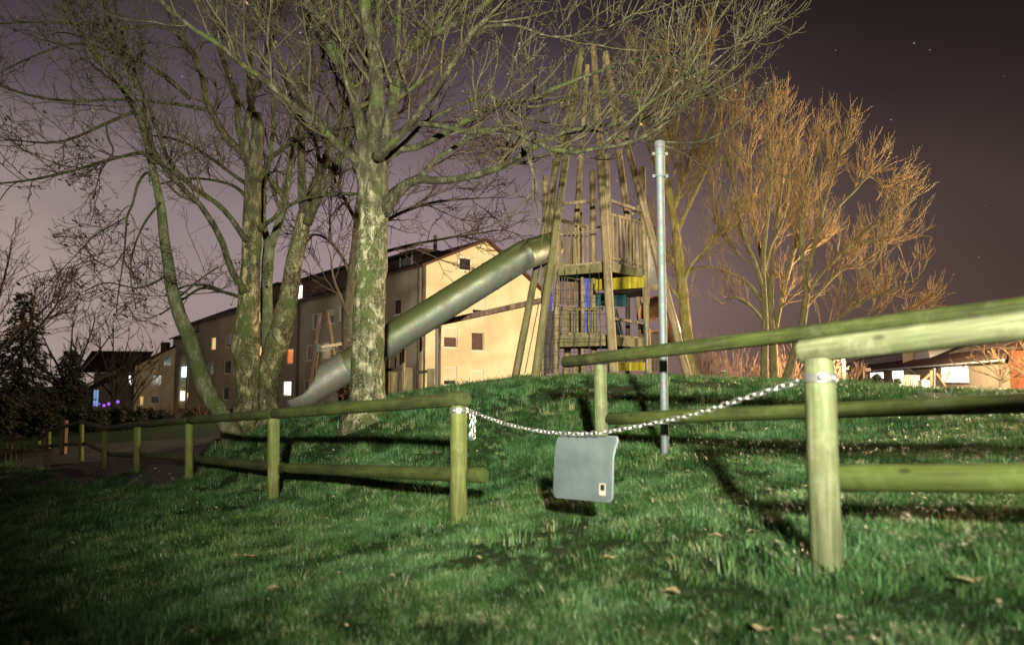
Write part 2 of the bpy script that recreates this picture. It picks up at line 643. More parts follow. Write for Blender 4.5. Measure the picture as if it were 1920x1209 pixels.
M['galv'] = m_steel('galv', (.15, .165, .165), .6)
M['chain'] = m_plain('chain', (.72, .72, .70), .12, 20, .28, metal=.9, bump=.1)
M['slide'] = m_steel('slide', (.20, .21, .165), .50, (.085, .10, .025), .8)
M['slide_in'] = m_steel('slide_in', (.26, .24, .20), .48, None, .8)
M['sign'] = m_plain('sign', (.098, .118, .122), .3, 3, .42, bump=.05)
M['sign_edge'] = m_plain('sign_edge', (.17, .19, .19), .1, 6, .4, bump=0)
M['sticker'] = m_plain('sticker', (.42, .39, .33), .25, 30, .6, bump=0)
M['white'] = m_plain('white', (.78, .76, .72), .08, 6, .5, bump=0)
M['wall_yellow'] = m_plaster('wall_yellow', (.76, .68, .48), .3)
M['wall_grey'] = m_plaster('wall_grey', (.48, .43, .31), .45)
M['wall_peach'] = m_plaster('wall_peach', (.58, .46, .32), .25)
M['wall_orange'] = m_plaster('wall_orange', (.32, .12, .055), .2)
M['roof'] = m_plain('roof', (.10, .045, .03), .35, 5, .85)
M['roof_dark'] = m_plain('roof_dark', (.045, .035, .03), .35, 4, .8)
M['fascia'] = m_plain('fascia', (.09, .055, .04), .25, 4, .7)
M['pipe'] = m_plain('pipe', (.12, .10, .08), .3, 4, .5)
M['pvc'] = m_plain('pvc', (.84, .83, .80), .06, 6, .45, bump=0)
M['glass_dark'] = m_plain('glass_dark', (.035, .03, .035), .3, 2, .12, bump=0)
M['curtain'] = m_plain('curtain', (.12, .08, .075), .4, 9, .9)
M['shutter'] = m_plain('shutter', (.66, .60, .46), .06, 30, .6)
M['solar'] = m_plain('solar', (.30, .22, .18), .25, 2, .22, bump=0)
M['lit_white'] = m_glow('lit_white', (1.0, .93, .82), 3.2)
M['lit_cool'] = m_glow('lit_cool', (.66, .93, 1.0), 2.6)
M['lit_warm'] = m_glow('lit_warm', (1.0, .62, .26), 1.0)
M['lit_orange'] = m_glow('lit_orange', (1.0, .27, .05), .85)
M['lit_dim'] = m_glow('lit_dim', (.9, .6, .3), .25)
M['lit_blue'] = m_glow('lit_blue', (.35, .55, 1.0), .8)
M['lit_purple'] = m_glow('lit_purple', (.32, .08, 1.0), 1.4, False)
M['lamp_white'] = m_glow('lamp_white', (.95, 1.0, .9), 12, False)
M['lamp_sodium'] = m_glow('lamp_sodium', (1.0, .6, .25), 12, False)


def m_ground():
    t = MT('ground')
    n = t.noise(1.1, 8, .7)
    f = t.noise(22, 6, .7)
    c = t.ramp(f, [(.3, (.012, .022, .008)), (.55, (.028, .052, .016)), (.75, (.06, .085, .03))])
    c = t.mix(t.ramp(n, [(.55, 0.0), (.70, .7)]), c, t.ramp(f, [(.3, (.018, .016, .009)), (.7, (.045, .042, .022))]))
    t.color(c).rough(.95).spec(.1)
    t.bump(f, .8, .04)
    return t.m


def m_gravel():
    t = MT('gravel')
    v = t.voronoi(30)
    g = t.noise(2, 5, .6)
    c = t.mix(.5, t.ramp(v.outputs['Distance'], [(.1, (.13, .12, .10)), (.5, (.012, .012, .010))]), t.ramp(t.noise(13, 5, .75), [(.45, (.010, .010, .008)), (.58, (.03, .03, .025)), (.68, (.30, .29, .25))]))
    c = t.mix(t.ramp(g, [(.45, 0.0), (.62, .8)]), c, (.035, .04, .02))
    t.color(c).rough(.95)
    t.bump(v.outputs['Distance'], 1.0, .03)
    return t.m


M['ground'] = m_ground()
M['gravel'] = m_gravel()


def m_grass():
    t = MT('grass')
    oi = t.n('ShaderNodeObjectInfo')
    c = t.ramp(oi.outputs['Random'], [(0, (.022, .066, .014)), (.3, (.048, .128, .030)), (.6, (.098, .205, .060)), (.85, (.17, .25, .10)), (1.0, (.42, .40, .22))])
    ge = t.n('ShaderNodeNewGeometry')
    pz = t.n('ShaderNodeTexNoise')
    pz.inputs['Scale'].default_value, pz.inputs['Detail'].default_value = .9, 5
    t.l(ge.outputs['Position'], pz.inputs['Vector'])
    pn = pz.outputs[0]
    c = t.mix(t.ramp(pn, [(.42, 0.0), (.66, .75)]), c, (.115, .255, .105))
    pz2 = t.n('ShaderNodeTexNoise')
    pz2.inputs['Scale'].default_value, pz2.inputs['Detail'].default_value = 3.3, 4
    t.l(ge.outputs['Position'], pz2.inputs['Vector'])
    c = t.mix(t.ramp(pz2.outputs[0], [(.40, .75), (.56, 0.0)]), c, (.022, .060, .014))
    t.color(c).rough(.42).spec(.45)
    tr = t.n('ShaderNodeBsdfTranslucent')
    t.l(c, tr.inputs[0])
    mx = t.n('ShaderNodeMixShader')
    mx.inputs[0].default_value = .3
    t.l(t.b.outputs[0], mx.inputs[1])
    t.l(tr.outputs[0], mx.inputs[2])
    t.l(mx.outputs[0], t.t.nodes['Material Output'].inputs[0])
    return t.m


M['grass'] = m_grass()

# ------------------------------------------------------------------ ground, gravel, grass
def axis(lo, hi, step, far):
    core = np.arange(lo, hi + 1e-6, step)
    out = [hi]
    d = step
    while out[-1] < far:
        d *= 1.35
        out.append(out[-1] + d)
    inn = [lo]
    d = step
    while inn[-1] > -far:
        d *= 1.35
        inn.append(inn[-1] - d)
    return np.concatenate([inn[:0:-1], core, out[1:]])


def sheet(name, xs, ys, zf, mat, kind='structure', keep=None):
    X, Y = np.meshgrid(xs, ys)
    Z = zf(X, Y)
    vs = np.stack([X, Y, Z], -1).reshape(-1, 3)
    nx = len(xs)
    i, j = np.meshgrid(np.arange(len(xs) - 1), np.arange(len(ys) - 1))
    a = (j * nx + i).ravel()
    fs = np.stack([a, a + 1, a + nx + 1, a + nx], -1)
    if keep is not None:
        cx = vs[fs].mean(axis=1)
        fs = fs[keep(cx[:, 0], cx[:, 1])]
        used = np.unique(fs)
        remap = -np.ones(len(vs), int)
        remap[used] = np.arange(len(used))
        vs, fs = vs[used], remap[fs]
    me = bpy.data.meshes.new(name)
    me.from_pydata(vs.tolist(), [], fs.tolist())
    me.polygons.foreach_set("use_smooth", np.ones(len(me.polygons), bool))
    me.materials.append(mat)
    o = link(bpy.data.objects.new(name, me))
    o['kind'] = kind
    return o


sheet('ground', axis(-20, 16, .22, 420), axis(-6, 26, .22, 420), H, M['ground'])


def gravel_mask(x, y):
    """Signed: > 0 inside the gravel bay between the left fence and the trees."""
    x, y = np.asarray(x, float), np.asarray(y, float)
    s = .72 * (x - 1.45) + .70 * (y - 3.2)
    edge = vnoise(x, y, .7) * .8 - .4
    right = -5.9 - .35 * (y - 14) + edge
    return np.minimum(np.minimum(s - .35 + edge, right - x), np.minimum(y - 11.2, 27 - y))


gx, gy = np.arange(-17, -4.5, .16), np.arange(10.5, 27, .16)
sheet('gravel_path', gx, gy, lambda x, y: H(x, y) + .012, M['gravel'], keep=lambda x, y: gravel_mask(x, y) > 0)


def blade_mesh(name, n, h, spread, w, seed):
    r = np.random.default_rng(seed)
    vs, fs = [], []
    for k in range(n):
        a = r.random() * 6.283
        b0 = np.array([math.cos(a), math.sin(a), 0]) * spread * math.sqrt(r.random())
        a2 = a + (r.random() - .5) * 2.4
        lean = np.array([math.cos(a2), math.sin(a2), 0]) * (.15 + .75 * r.random())
        hh = h * (.45 + .75 * r.random())
        s = np.array([-math.sin(a2), math.cos(a2), 0]) * w * (.6 + .6 * r.random())
        p = [b0 + np.array([0, 0, -.01]), b0 + lean * hh * .28 + np.array([0, 0, hh * .5]), b0 + lean * hh * .75 + np.array([0, 0, hh * .85]), b0 + lean * hh * 1.15 + np.array([0, 0, hh * .95])]
        i = len(vs)
        vs += [p[0] - s, p[0] + s, p[1] - s, p[1] + s, p[2] - s * .7, p[2] + s * .7, p[3]]
        fs += [(i, i + 1, i + 3, i + 2), (i + 2, i + 3, i + 5, i + 4), (i + 4, i + 5, i + 6)]
    me = bpy.data.meshes.new(name)
    me.from_pydata([list(map(float, v)) for v in vs], [], fs)
    me.polygons.foreach_set("use_smooth", np.ones(len(me.polygons), bool))
    me.materials.append(M['grass'])
    return bpy.data.objects.new(name, me)


tufts = bpy.data.collections.new('grass_tufts')
for k in range(6):
    tufts.objects.link(blade_mesh('grass_tuft', 26, (.040, .046, .054, .066, .042, .050)[k], .075, .0019, 40 + k))


def grass_points():
    pts = []
    for (y0, y1, dens, sc) in ((1.2, 2.4, 1250, .85), (2.4, 4, 950, .9), (4, 6.5, 600, 1.0), (6.5, 10, 230, 1.3), (10, 15.5, 90, 1.7), (15.5, 24, 28, 2.2)):
        w0 = 2.1 * y1 + 2.4
        n = int(dens * (y1 - y0) * w0)
        x = (rng.random(n) - .5) * w0
        y = y0 + rng.random(n) * (y1 - y0)
        ok = np.abs(x - .3) < 1.0 * y + 1.0
        d = vnoise(x, y, .9) * .45 + vnoise(x + 31, y + 5, 2.6) * .55
        bald = np.exp(-(((x - 1.15) / 1.0) ** 2 + ((y - 4.05) / .75) ** 2)) * .30 + np.exp(-(((x - .55) / .8) ** 2 + ((y - 2.7) / .4) ** 2)) * .16
        ok &= rng.random(n) < np.clip((d - .24 - bald) * 3.6, .16, 1)
        ok &= gravel_mask(x, y) < -.05 + .35 * rng.random(n)
        x, y, d = x[ok], y[ok], d[ok]
        s = sc * (.50 + .45 * rng.random(len(x)) + 1.1 * (d - .45)) * np.where(rng.random(len(x)) < .05, 1.45, 1)
        pts.append(np.stack([x, y, H(x, y), np.maximum(s, .3)], -1))
    # longer uncut grass round the posts
    for (bx, by) in ((-.435, 5.57), (1.45, 3.2), (.935, 7.2), (1.64, 7.4), (-2.83, 8.1), (-5.35, 11.3), (-7.8, 14.2), (-2.3, 11.0), (-5.6, 14.5)):
        n = 34
        a, q = rng.random(n) * 6.283, .07 + rng.random(n) ** 1.5 * (.22 if by not in (11.0, 14.5) else .5)
        x, y = bx + np.cos(a) * q, by + np.sin(a) * q
        pts.append(np.stack([x, y, H(x, y), 1.0 + .9 * rng.random(n)], -1))
    # stray taller clumps
    n = 260
    y = 2.0 + rng.random(n) ** .7 * 9
    x = (rng.random(n) - .5) * 1.6 * y
    ok = gravel_mask(x, y) < -.1
    pts.append(np.stack([x[ok], y[ok], H(x[ok], y[ok]), 1.3 + .7 * rng.random(ok.sum())], -1))
    return np.concatenate(pts)


gp = grass_points()
gme = bpy.data.meshes.new('grass')
gme.from_pydata(gp[:, :3].tolist(), [], [])
for nm, ty, arr in (('scl', 'FLOAT', gp[:, 3]), ('rotz', 'FLOAT', rng.random(len(gp)) * 6.283), ('pick', 'INT', rng.integers(0, 6, len(gp)))):
    at = gme.attributes.new(nm, ty, 'POINT')
    at.data.foreach_set('value', np.asarray(arr, np.float32 if ty == 'FLOAT' else np.int32))
grass = link(bpy.data.objects.new('grass', gme))
grass['kind'] = 'stuff'
tag(grass, 'short ragged green lawn grass over the foreground and the mound', 'grass')
ng = bpy.data.node_groups.new('grass_scatter', 'GeometryNodeTree')
ng.interface.new_socket('Geometry', in_out='INPUT', socket_type='NodeSocketGeometry')
ng.interface.new_socket('Geometry', in_out='OUTPUT', socket_type='NodeSocketGeometry')
gi, go = ng.nodes.new('NodeGroupInput'), ng.nodes.new('NodeGroupOutput')
iop = ng.nodes.new('GeometryNodeInstanceOnPoints')
ci = ng.nodes.new('GeometryNodeCollectionInfo')
ci.inputs['Collection'].default_value = tufts
ci.inputs['Separate Children'].default_value = True
ci.inputs['Reset Children'].default_value = True
iop.inputs['Pick Instance'].default_value = True


def named(nm, ty):
    n = ng.nodes.new('GeometryNodeInputNamedAttribute')
    n.data_type = ty
    n.inputs['Name'].default_value = nm
    return n.outputs[0]


cx = ng.nodes.new('ShaderNodeCombineXYZ')
ng.links.new(named('rotz', 'FLOAT'), cx.inputs[2])
ng.links.new(gi.outputs[0], iop.inputs['Points'])
ng.links.new(ci.outputs[0], iop.inputs['Instance'])
ng.links.new(named('pick', 'INT'), iop.inputs['Instance Index'])
ng.links.new(cx.outputs[0], iop.inputs['Rotation'])
ng.links.new(named('scl', 'FLOAT'), iop.inputs['Scale'])
ng.links.new(iop.outputs[0], go.inputs[0])
md = grass.modifiers.new('scatter', 'NODES')
md.node_group = ng


def leaf_quads(mb, pts, size, seed=1):
    """Small curled leaves, each four faces round a raised midrib."""
    r = np.random.default_rng(seed)
    for p in np.asarray(pts):
        s = size * (.6 + .8 * r.random())
        q = r.normal(size=3)
        q /= np.linalg.norm(q)
        a = np.cross(q, [0.3, .5, .8])
        a /= np.linalg.norm(a)
        b = np.cross(q, a)
        vs = [p - a * s, p - b * s * .45 + q * s * .22, p + a * s, p + b * s * .45 + q * s * .22, p + q * s * .05]
        mb.add(vs, [(0, 1, 4), (1, 2, 4), (2, 3, 4), (3, 0, 4)])
    return mb


fl = MB()
n = 1500
fx = (rng.random(n) - .5) * 26
fy = 2.2 + rng.random(n) ** .8 * 13
okm = np.abs(fx) < .8 * fy
fx, fy = fx[okm], fy[okm]
leaf_quads(fl, np.stack([fx, fy, H(fx, fy) + .030], -1), .020, 4)
fo = fl.build('fallen_leaves', M['pale_leaf'])
tag(fo, 'scattered small dry tan leaves lying in the grass', 'leaves', kind='stuff')


def big_leaf(px, py, size, label, seed):
    # walk along the sight ray to the ground
    d = 1.6
    while d < 9:
        p = P(px, py, d)
        if p[2] < H(p[0], p[1]) + .04:
            break
        d += .01
    r = np.random.default_rng(seed)
    mb = MB()
    yaw = r.random() * 6.28
    n = 9
    vs, fs = [], []
    for i in range(n):
        t = i / (n - 1)
        wv = size * .62 * math.sin(math.pi * min(1, t * .92 + .04)) * (1 + .28 * math.cos(i * 2.9))
        for j in (-1, -.5, 0, .5, 1):
            lx, ly = (t - .5) * size * 1.3, wv * j
            lz = .012 + size * (.16 * abs(j) ** 1.6 + .12 * math.sin(t * 5 + yaw)) + .004 * r.random()
            vs.append(p + np.array([lx * math.cos(yaw) - ly * math.sin(yaw), lx * math.sin(yaw) + ly * math.cos(yaw), lz]))
    for i in range(n - 1):
        for j in range(4):
            a = i * 5 + j
            fs.append((a, a + 1, a + 6, a + 5))
    mb.add(vs, fs)
    tip, dirv = vs[2], vs[2] - vs[7]
    mb.tubes(np.array([[tip, tip + dirv * 1.2 + np.array([0, 0, .01]), tip + dirv * 2.6]]), np.array([[.002, .0016, .0012]]), 5)
    o = mb.build('dry_leaf', M['pale_leaf'], None, True, loc=p)
    tag(o, label, 'leaf', 'large dry leaves on the lawn')


for k, a in enumerate((
        (512, 1108, .060, 'large pale curled leaf alone on the dark lawn, nearest of those below the left fence'),
        (440, 1046, .05, 'small tan leaf in the lawn behind the large pale leaf, left one of two'),
        (467, 1046, .06, 'small tan leaf in the lawn behind the large pale leaf, right one of two'),
        (1143, 1050, .050, 'crumpled tan leaf on the worn patch before the grey panel'),
        (1345, 1008, .042, 'whitish leaf on the worn ground, left one of a pair beside the thick gate post'),
        (1412, 1000, .042, 'whitish leaf on the worn ground, right one of a pair beside the thick gate post'),
        (1262, 1115, .05, 'small tan leaf in the near grass right of the worn patch'),
        (1425, 1186, .045, 'tan leaf lowest in the near grass before the thick gate post'),
        (1815, 1095, .06, 'brown leaf in the shaded grass right of the thick gate post'))):
    big_leaf(*a, seed=60 + k)


# ------------------------------------------------------------------ fences
def gz(p, dz=0.0):
    return np.array([p[0], p[1], float(H(p[0], p[1])) + dz])


def make_fence(name, label, posts, tops, lows, mats, group='rustic round-rail fences'):
    """posts: (top point, bottom point, radius); tops, lows: (a, b, r0, r1) rails."""
    base = posts[0][1]
    root = empty(name, label, 'fence', base, group)
    for i, (t, b, r) in enumerate(posts):
        m = MB()
        b2 = np.array([b[0], b[1], min(b[2], float(H(b[0], b[1]))) - .15])
        m.log(b2, t, r * 1.02, r, 16, 9, .015)
        m.build('post', mats[0], root, 'angle')
    for nm, lst, mt in (('top_rail', tops, mats[1]), ('lower_rail', lows, mats[2])):
        for (a, b, r0, r1) in lst:
            m = MB()
            m.log(a, b, r0, r1, 16, 12, .015)
            m.build(nm, mt, root, 'angle')
    return root


def pole_from_px(px, pyt, pyb, d, r):
    return (P(px, pyt, d), P(px, pyb, d), r)


# left fence: posts from the chain end away to the left
lp = [(860, 760, 982, 5.57, .067), (513, 784, 942, 8.1, .066), (355, 794, 907, 11.3, .066), (257, 800, 890, 14.2, .066), (197, 807, 882, 17.3, .066), (153, 794, 856, 20.6, .066), (92, 809, 852, 26.5, .066), (73, 826, 852, 28.5, .066)]
posts = [pole_from_px(*a) for a in lp]
tops, lows = [], []
for i in range(len(posts) - 1):
    a, b = posts[i], posts[i + 1]
    up = np.array([0, 0, .052])
    da = (b[0] - a[0]) / np.linalg.norm(b[0] - a[0])
    st_ = a[0] + up - (da * .10 if i == 0 else -da * .001)
    tops.append((st_, b[0] + up - da * .002, .060, .058))
    off = np.array([.72, .70, 0]) * .118
    la, lb = a[1] + (a[0] - a[1]) * .40 + off, b[1] + (b[0] - b[1]) * .40 + off
    lows.append((la - (da * .17 if i == 0 else -da * .001), lb - da * .002, .062, .058))
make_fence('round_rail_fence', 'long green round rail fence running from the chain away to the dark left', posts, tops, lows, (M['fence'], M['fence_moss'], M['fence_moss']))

# right fence: one thick post at the chain, rails leaving the frame
f1t, f1b = P(1535, 672, 3.2), P(1551, 1078, 3.2)
dR = np.array([.70, -.71, 0.0])
f2b = np.array([f1b[0] + dR[0] * 2.05, f1b[1] + dR[1] * 2.05, 0])
f2b[2] = H(f2b[0], f2b[1]) + .06
f2t = f2b + np.array([0, 0, 1.04])
upv = np.array([0, 0, .050])
ra = P(1500, 660, 3.26)
rb = P(1920, 609, 2.66)
rd = (rb - ra) / np.linalg.norm(rb - ra)
la_, lb_ = P(1545, 895, 3.36), P(1920, 896, 2.84)
ld = (lb_ - la_) / np.linalg.norm(lb_ - la_)
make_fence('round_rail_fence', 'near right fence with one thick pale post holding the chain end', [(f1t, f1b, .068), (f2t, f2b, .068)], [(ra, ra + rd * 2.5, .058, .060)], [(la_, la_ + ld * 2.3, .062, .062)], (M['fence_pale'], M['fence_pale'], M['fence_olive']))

# the fence set back behind the gap
b1 = pole_from_px(1125, 683, 868, 7.2, .067)
b1 = (b1[0], np.array([b1[1][0] + .02, b1[1][1], b1[1][2]]), b1[2])
bb = np.array([3.75, 3.55, 0])
bb[2] = H(bb[0], bb[1])
bt = bb + np.array([0, 0, 1.0])
ta, tb = P(1058, 679, 7.55), P(1920, 575, 4.22)
td = (tb - ta) / np.linalg.norm(tb - ta)
wa, wb = P(1142, 785, 7.12), P(1920, 755, 4.2)
wd = (wb - wa) / np.linalg.norm(wb - wa)
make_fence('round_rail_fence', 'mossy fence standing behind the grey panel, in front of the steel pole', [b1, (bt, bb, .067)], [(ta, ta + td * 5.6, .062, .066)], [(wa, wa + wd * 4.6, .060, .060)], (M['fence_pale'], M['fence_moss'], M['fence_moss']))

# brown gate post and low picket fence far left
gp_ = empty('gate_post', 'reddish wooden post standing among the far end posts of the long fence', 'post', P(120, 842, 24))
m = MB()
m.box((P(120, 790, 24) + P(120, 842, 24)) / 2 - np.array([0, 0, .1]), (.16, .16, np.linalg.norm(P(120, 790, 24) - P(120, 842, 24)) + .2))
m.build('post', M['plank_red'], gp_)
m = MB()
m.box(P(120, 790, 24) + np.array([0, 0, .02]), (.19, .19, .05))
m.build('cap', M['plank_red'], gp_)
pk = empty('picket_fence', 'low pale picket fence at the far left edge of the lawn', 'fence', P(20, 862, 18.5))
for k, px in enumerate((10, 20, 30, 42)):
    m = MB()
    m.bar(P(px - 2, 864, 18.5), P(px + 2, 832, 18.5), .05, .02, (0, 1, 0))
    m.build('picket', M['fence'], pk)
m = MB()
m.bar(P(-30, 841, 18.55), P(78, 843, 18.55), .04, .07)
m.build('rail', M['fence_pale'], pk)


# ------------------------------------------------------------------ chain, clamps, panel
A0, B0 = np.array([-.435, 5.57]), np.array([1.45, 3.2])


def chain_depth(px):
    u = (px - 960) / F
    t = (A0[0] - u * A0[1]) / ((A0[0] - B0[0]) + u * (B0[1] - A0[1]))
    return float(A0[1] + (B0[1] - A0[1]) * t)


cpx = [(882, 770), (915, 783), (955, 796), (1000, 806), (1040, 811), (1095, 813), (1145, 808), (1200, 798), (1260, 786), (1320, 771), (1385, 750), (1445, 731), (1503, 713)]
cpts = catmull([P(x, y, chain_depth(x) - .02) for x, y in cpx], 400)


def link_ring(mb, c, t, s, L=.050, W=.034, r=.0036):
    """One oval link lying in the plane of t and s."""
    n = 14
    pts = []
    for k in range(n + 1):
        a = 2 * math.pi * k / n
        ca, sa = math.cos(a), math.sin(a)
        pts.append(c + t * (np.sign(ca) * abs(ca) ** .8 * L / 2) + s * (np.sign(sa) * abs(sa) ** .8 * (W / 2 - r)))
    mb.tubes(np.array(pts)[None], np.full((1, n + 1), r), 6, refs=np.cross(t, s)[None])


def run_chain(mb, pts, pitch=.041):
    seg = np.linalg.norm(np.diff(pts, axis=0), axis=1)
    cum = np.concatenate([[0], np.cumsum(seg)])
    k = 0
    for s0 in np.arange(pitch * .5, cum[-1], pitch):
        c = np.array([np.interp(s0, cum, pts[:, i]) for i in range(3)])
        c2 = np.array([np.interp(min(s0 + .02, cum[-1]), cum, pts[:, i]) for i in range(3)])
        c1 = np.array([np.interp(max(s0 - .02, 0), cum, pts[:, i]) for i in range(3)])
        t = (c2 - c1) / np.linalg.norm(c2 - c1)
        up = np.array([.3, .2, 1.0]) if abs(t[2]) < .8 else np.array([1.0, .2, 0])
        s = np.cross(t, up)
        s /= np.linalg.norm(s)
        u = np.cross(s, t)
        an = (R(35) if k % 2 else R(125)) + rng.normal() * .25
        link_ring(mb, c, t, s * math.cos(an) + u * math.sin(an))
        k += 1


ch = empty('barrier_chain', 'shiny steel link chain slung across the gap between the two fences', 'chain', cpts[0])
m = MB()
run_chain(m, cpts)
m.build('chain_run', M['chain'], ch, True)
for (dx, L) in ((0, 17), (5, 15)):
    m = MB()
    p0 = P(884 + dx, 776, chain_depth(884) - .03)
    p1 = P(883 + dx, 776 + 2.9 * L, chain_depth(884) - .03)
    run_chain(m, np.linspace(p0, p1, 20), .039)
    m.build('loose_end', M['chain'], ch, True)
for (px, py, d, r) in ((860.5, 769, 5.57, .067), (1537, 708, 3.2, .0685)):
    m = MB()
    c = P(px, py, d)
    an = np.linspace(0, 2 * math.pi, 40)
    ring = np.stack([c[0] + np.cos(an) * (r + .003), c[1] + np.sin(an) * (r + .003), np.full(40, c[2])], -1)
    for dz in (-.016, -.008, 0, .008, .016):
        m.tubes((ring + np.array([0, 0, dz]))[None], np.full((1, 40), .0058), 6, refs=np.array([[0, 0, 1.0]]))
    for sg in (-1, 1):
        m.tube(c + np.array([.03 * sg, -r - .02, 0]), c + np.array([.03 * sg, -r + .004, 0]), .012, .012, 8)
    m.build('post_clamp', M['chain'], ch, True)

# grey panel hanging from the chain
cTL, cTR, cBR, cBL = P(1042, 817, chain_depth(1042)), P(1149, 820, chain_depth(1149)), P(1147, 941, chain_depth(1147)), P(1037, 931, chain_depth(1037))
nrm = np.array([.78, .62, 0])
sgn = empty('hanging_sign', 'grey bent plate panel hanging from the chain in the fence gap', 'panel', cBL)
nu, nv = 16, 16
front, th = [], .012
for j in range(nv + 1):
    v = j / nv
    for i in range(nu + 1):
        u = i / nu
        uu, vv = u, v
        # rounded corners
        rc = .045
        if vv < rc or vv > 1 - rc:
            e = (rc - vv) / rc if vv < rc else (vv - (1 - rc)) / rc
            ins = rc * (1 - math.sqrt(max(0, 1 - e * e)))
            uu = ins + (1 - 2 * ins) * u
        p = (cBL * (1 - uu) + cBR * uu) * (1 - vv) + (cTL * (1 - uu) + cTR * uu) * vv
        bend = .055 * max(0, (vv - .62) / .38) ** 1.9 * (.35 + .65 * u)
        front.append(p + nrm * bend)
front = np.array(front)
N1 = (nu + 1) * (nv + 1)
m = MB()
fs = []
for j in range(nv):
    for i in range(nu):
        a = j * (nu + 1) + i
        fs.append((a, a + 1, a + nu + 2, a + nu + 1))
m.add(front, fs)
m.add(front + nrm * th, [f[::-1] for f in fs])
m.build('plate', M['sign'], sgn, True)
loop = [i for i in range(nu + 1)] + [j * (nu + 1) + nu for j in range(1, nv + 1)] + [nv * (nu + 1) + i for i in range(nu - 1, -1, -1)] + [j * (nu + 1) for j in range(nv - 1, 0, -1)]
m = MB()
rim = front[loop + [loop[0]]]
m.tubes((rim + nrm * th / 2)[None], np.full((1, len(rim)), th * .52), 6)
m.build('rim', M['sign_edge'], sgn, True)
ex = (cBR - cBL) / np.linalg.norm(cBR - cBL)
ez = np.array([0, 0, 1.0])
en = -nrm
stc = P(1130.5, 917, chain_depth(1130.5)) + en * .006
m = MB()
m.box(stc, (.052, .003, .074), (ex, en, ez))
stk = m.build('sticker', M['sticker'], sgn)
m = MB()
m.box(stc + en * .002 + ez * .012 + ex * .004, (.034, .003, .036), (ex, en, ez))
sub(m, 'dark_square', M['black'], stk)
for px in (1052, 1140):
    m = MB()
    p = P(px, 816, chain_depth(px)) + nrm * .03
    an = np.linspace(0, 2 * math.pi, 15)
    m.tubes((p + np.stack([np.cos(an) * .003, np.cos(an) * .012, np.sin(an) * .018], -1))[None], np.full((1, 15), .003), 6)
    m.build('hook', M['chain'], sgn, True)

# ------------------------------------------------------------------ steel pole
dp = 7.4
pt, pb = P(1236.5, 270, dp), P(1247, 846, dp)
pb = np.array([pb[0], pb[1], min(pb[2], float(H(pb[0], pb[1])))])
spole = empty('steel_pole', 'tall galvanised steel pole with banded top, standing behind the mossy fence', 'pole', pb)
ax_ = pt - pb
m = MB()
m.tubes(np.linspace(pb - np.array([0, 0, .3]), pb + ax_ * .9, 8)[None], np.full((1, 8), .044), 20, True)
m.build('shaft', M['galv'], spole, 'angle')
m = MB()
m.tubes(np.array([pb + ax_ * t for t in (.895, .9, .985, .987)])[None], np.array([[.050, .0545, .0545, .047]]), 20, True)
m.build('sleeve', M['galv'], spole, 'angle')
m = MB()
m.tubes(np.array([pb + ax_ * t for t in (.985, .987, 1.003, 1.008)])[None], np.array([[.05, .059, .059, .05]]), 20, True)
m.build('cap', M['galv'], spole, 'angle')
for t in (.893, .966):
    m = MB()
    c = pb + ax_ * t
    m.tubes(np.array([c - ax_ * .004, c - ax_ * .0035, c + ax_ * .0035, c + ax_ * .004])[None], np.array([[.054, .060, .060, .054]]), 20, True)
    for s in (-1, 1):
        m.box(c + np.array([.072 * s, -.01, 0]), (.03, .012, .03))
        m.tube(c + np.array([.074 * s, -.04, 0]), c + np.array([.074 * s, .02, 0]), .007, .007, 8)
    m.build('clamp_band', M['galv'], spole, 'angle')

# ------------------------------------------------------------------ climbing tower
tw = empty('climbing_tower', 'tall timber climbing tower of leaning poles with railed decks on the mound', 'play tower', P(1125, 698, 15.2))


def ground_px(px, d):
    """Ground point under pixel column px at depth d."""
    x = (px - 960) / F * d * 1.004
    return np.array([x, d, float(H(x, d))])


def tpart(mb, name, mat, sm=False):
    return mb.build(name, mat, tw, sm)


def tower_pole(t, b, r0, r1, mat='tower', ground=True):
    t, b = np.asarray(t), np.asarray(b)
    if ground:
        g = float(H(b[0], b[1]))
        if b[2] > g - .1:
            b = b + (b - t) / abs(t[2] - b[2]) * (b[2] - g + .15)
    m = MB()
    m.log(b, t, r0, r1, 14, 14, .03)
    return tpart(m, 'pole', M[mat], 'angle')


# leaning tall poles: top px, py, depth | bottom px, py, depth | px widths bottom, top
for (x1, y1, d1, x2, y2, d2, wb, wt_, mt) in (
        (1090, 91, 15.5, 1005, 698, 14.5, 17, 12, 'tower_green'),
        (1112, 87, 15.4, 1151, 702, 14.0, 18, 12, 'tower'),
        (1101, 122, 15.6, 1062, 690, 16.9, 14, 9, 'tower'),
        (1135, 97, 15.5, 1214, 692, 17.0, 15, 11, 'tower'),
        (1132, 104, 15.6, 1288, 698, 15.6, 16, 11, 'tower'),
        (1084, 104, 15.7, 968, 698, 16.0, 15, 10, 'tower_green')):
    tower_pole(P(x1, y1, d1), P(x2, y2, d2), wb / 2 / F * d2, wt_ / 2 / F * d1, mt)
# upright posts of the decks
for (x1, y1, x2, y2, d, w, mt) in (
        (1022, 330, 1019, 690, 16.1, 10.5, 'tower'),
        (1137, 290, 1146, 700, 14.8, 12, 'tower'),
        (1111, 320, 1114, 690, 16.0, 12, 'tower'),
        (1204, 313, 1215, 698, 15.7, 13, 'tower'),
        (1088, 352, 1087, 690, 16.9, 8, 'tower'),
        (1043, 400, 1043, 698, 15.4, 11, 'tower'),
        (1177, 520, 1177, 694, 16.6, 9, 'plank_dark'),
        (1092, 520, 1093, 692, 15.6, 8, 'tower')):
    tower_pole(P(x1, y1, d), P(x2, y2, d), w / 2 / F * d, w / 2 / F * d * .96, mt)
tower_pole(P(1041, 300, 15.9), P(1024, 520, 16.0), .075, .068, 'tower_green', False)

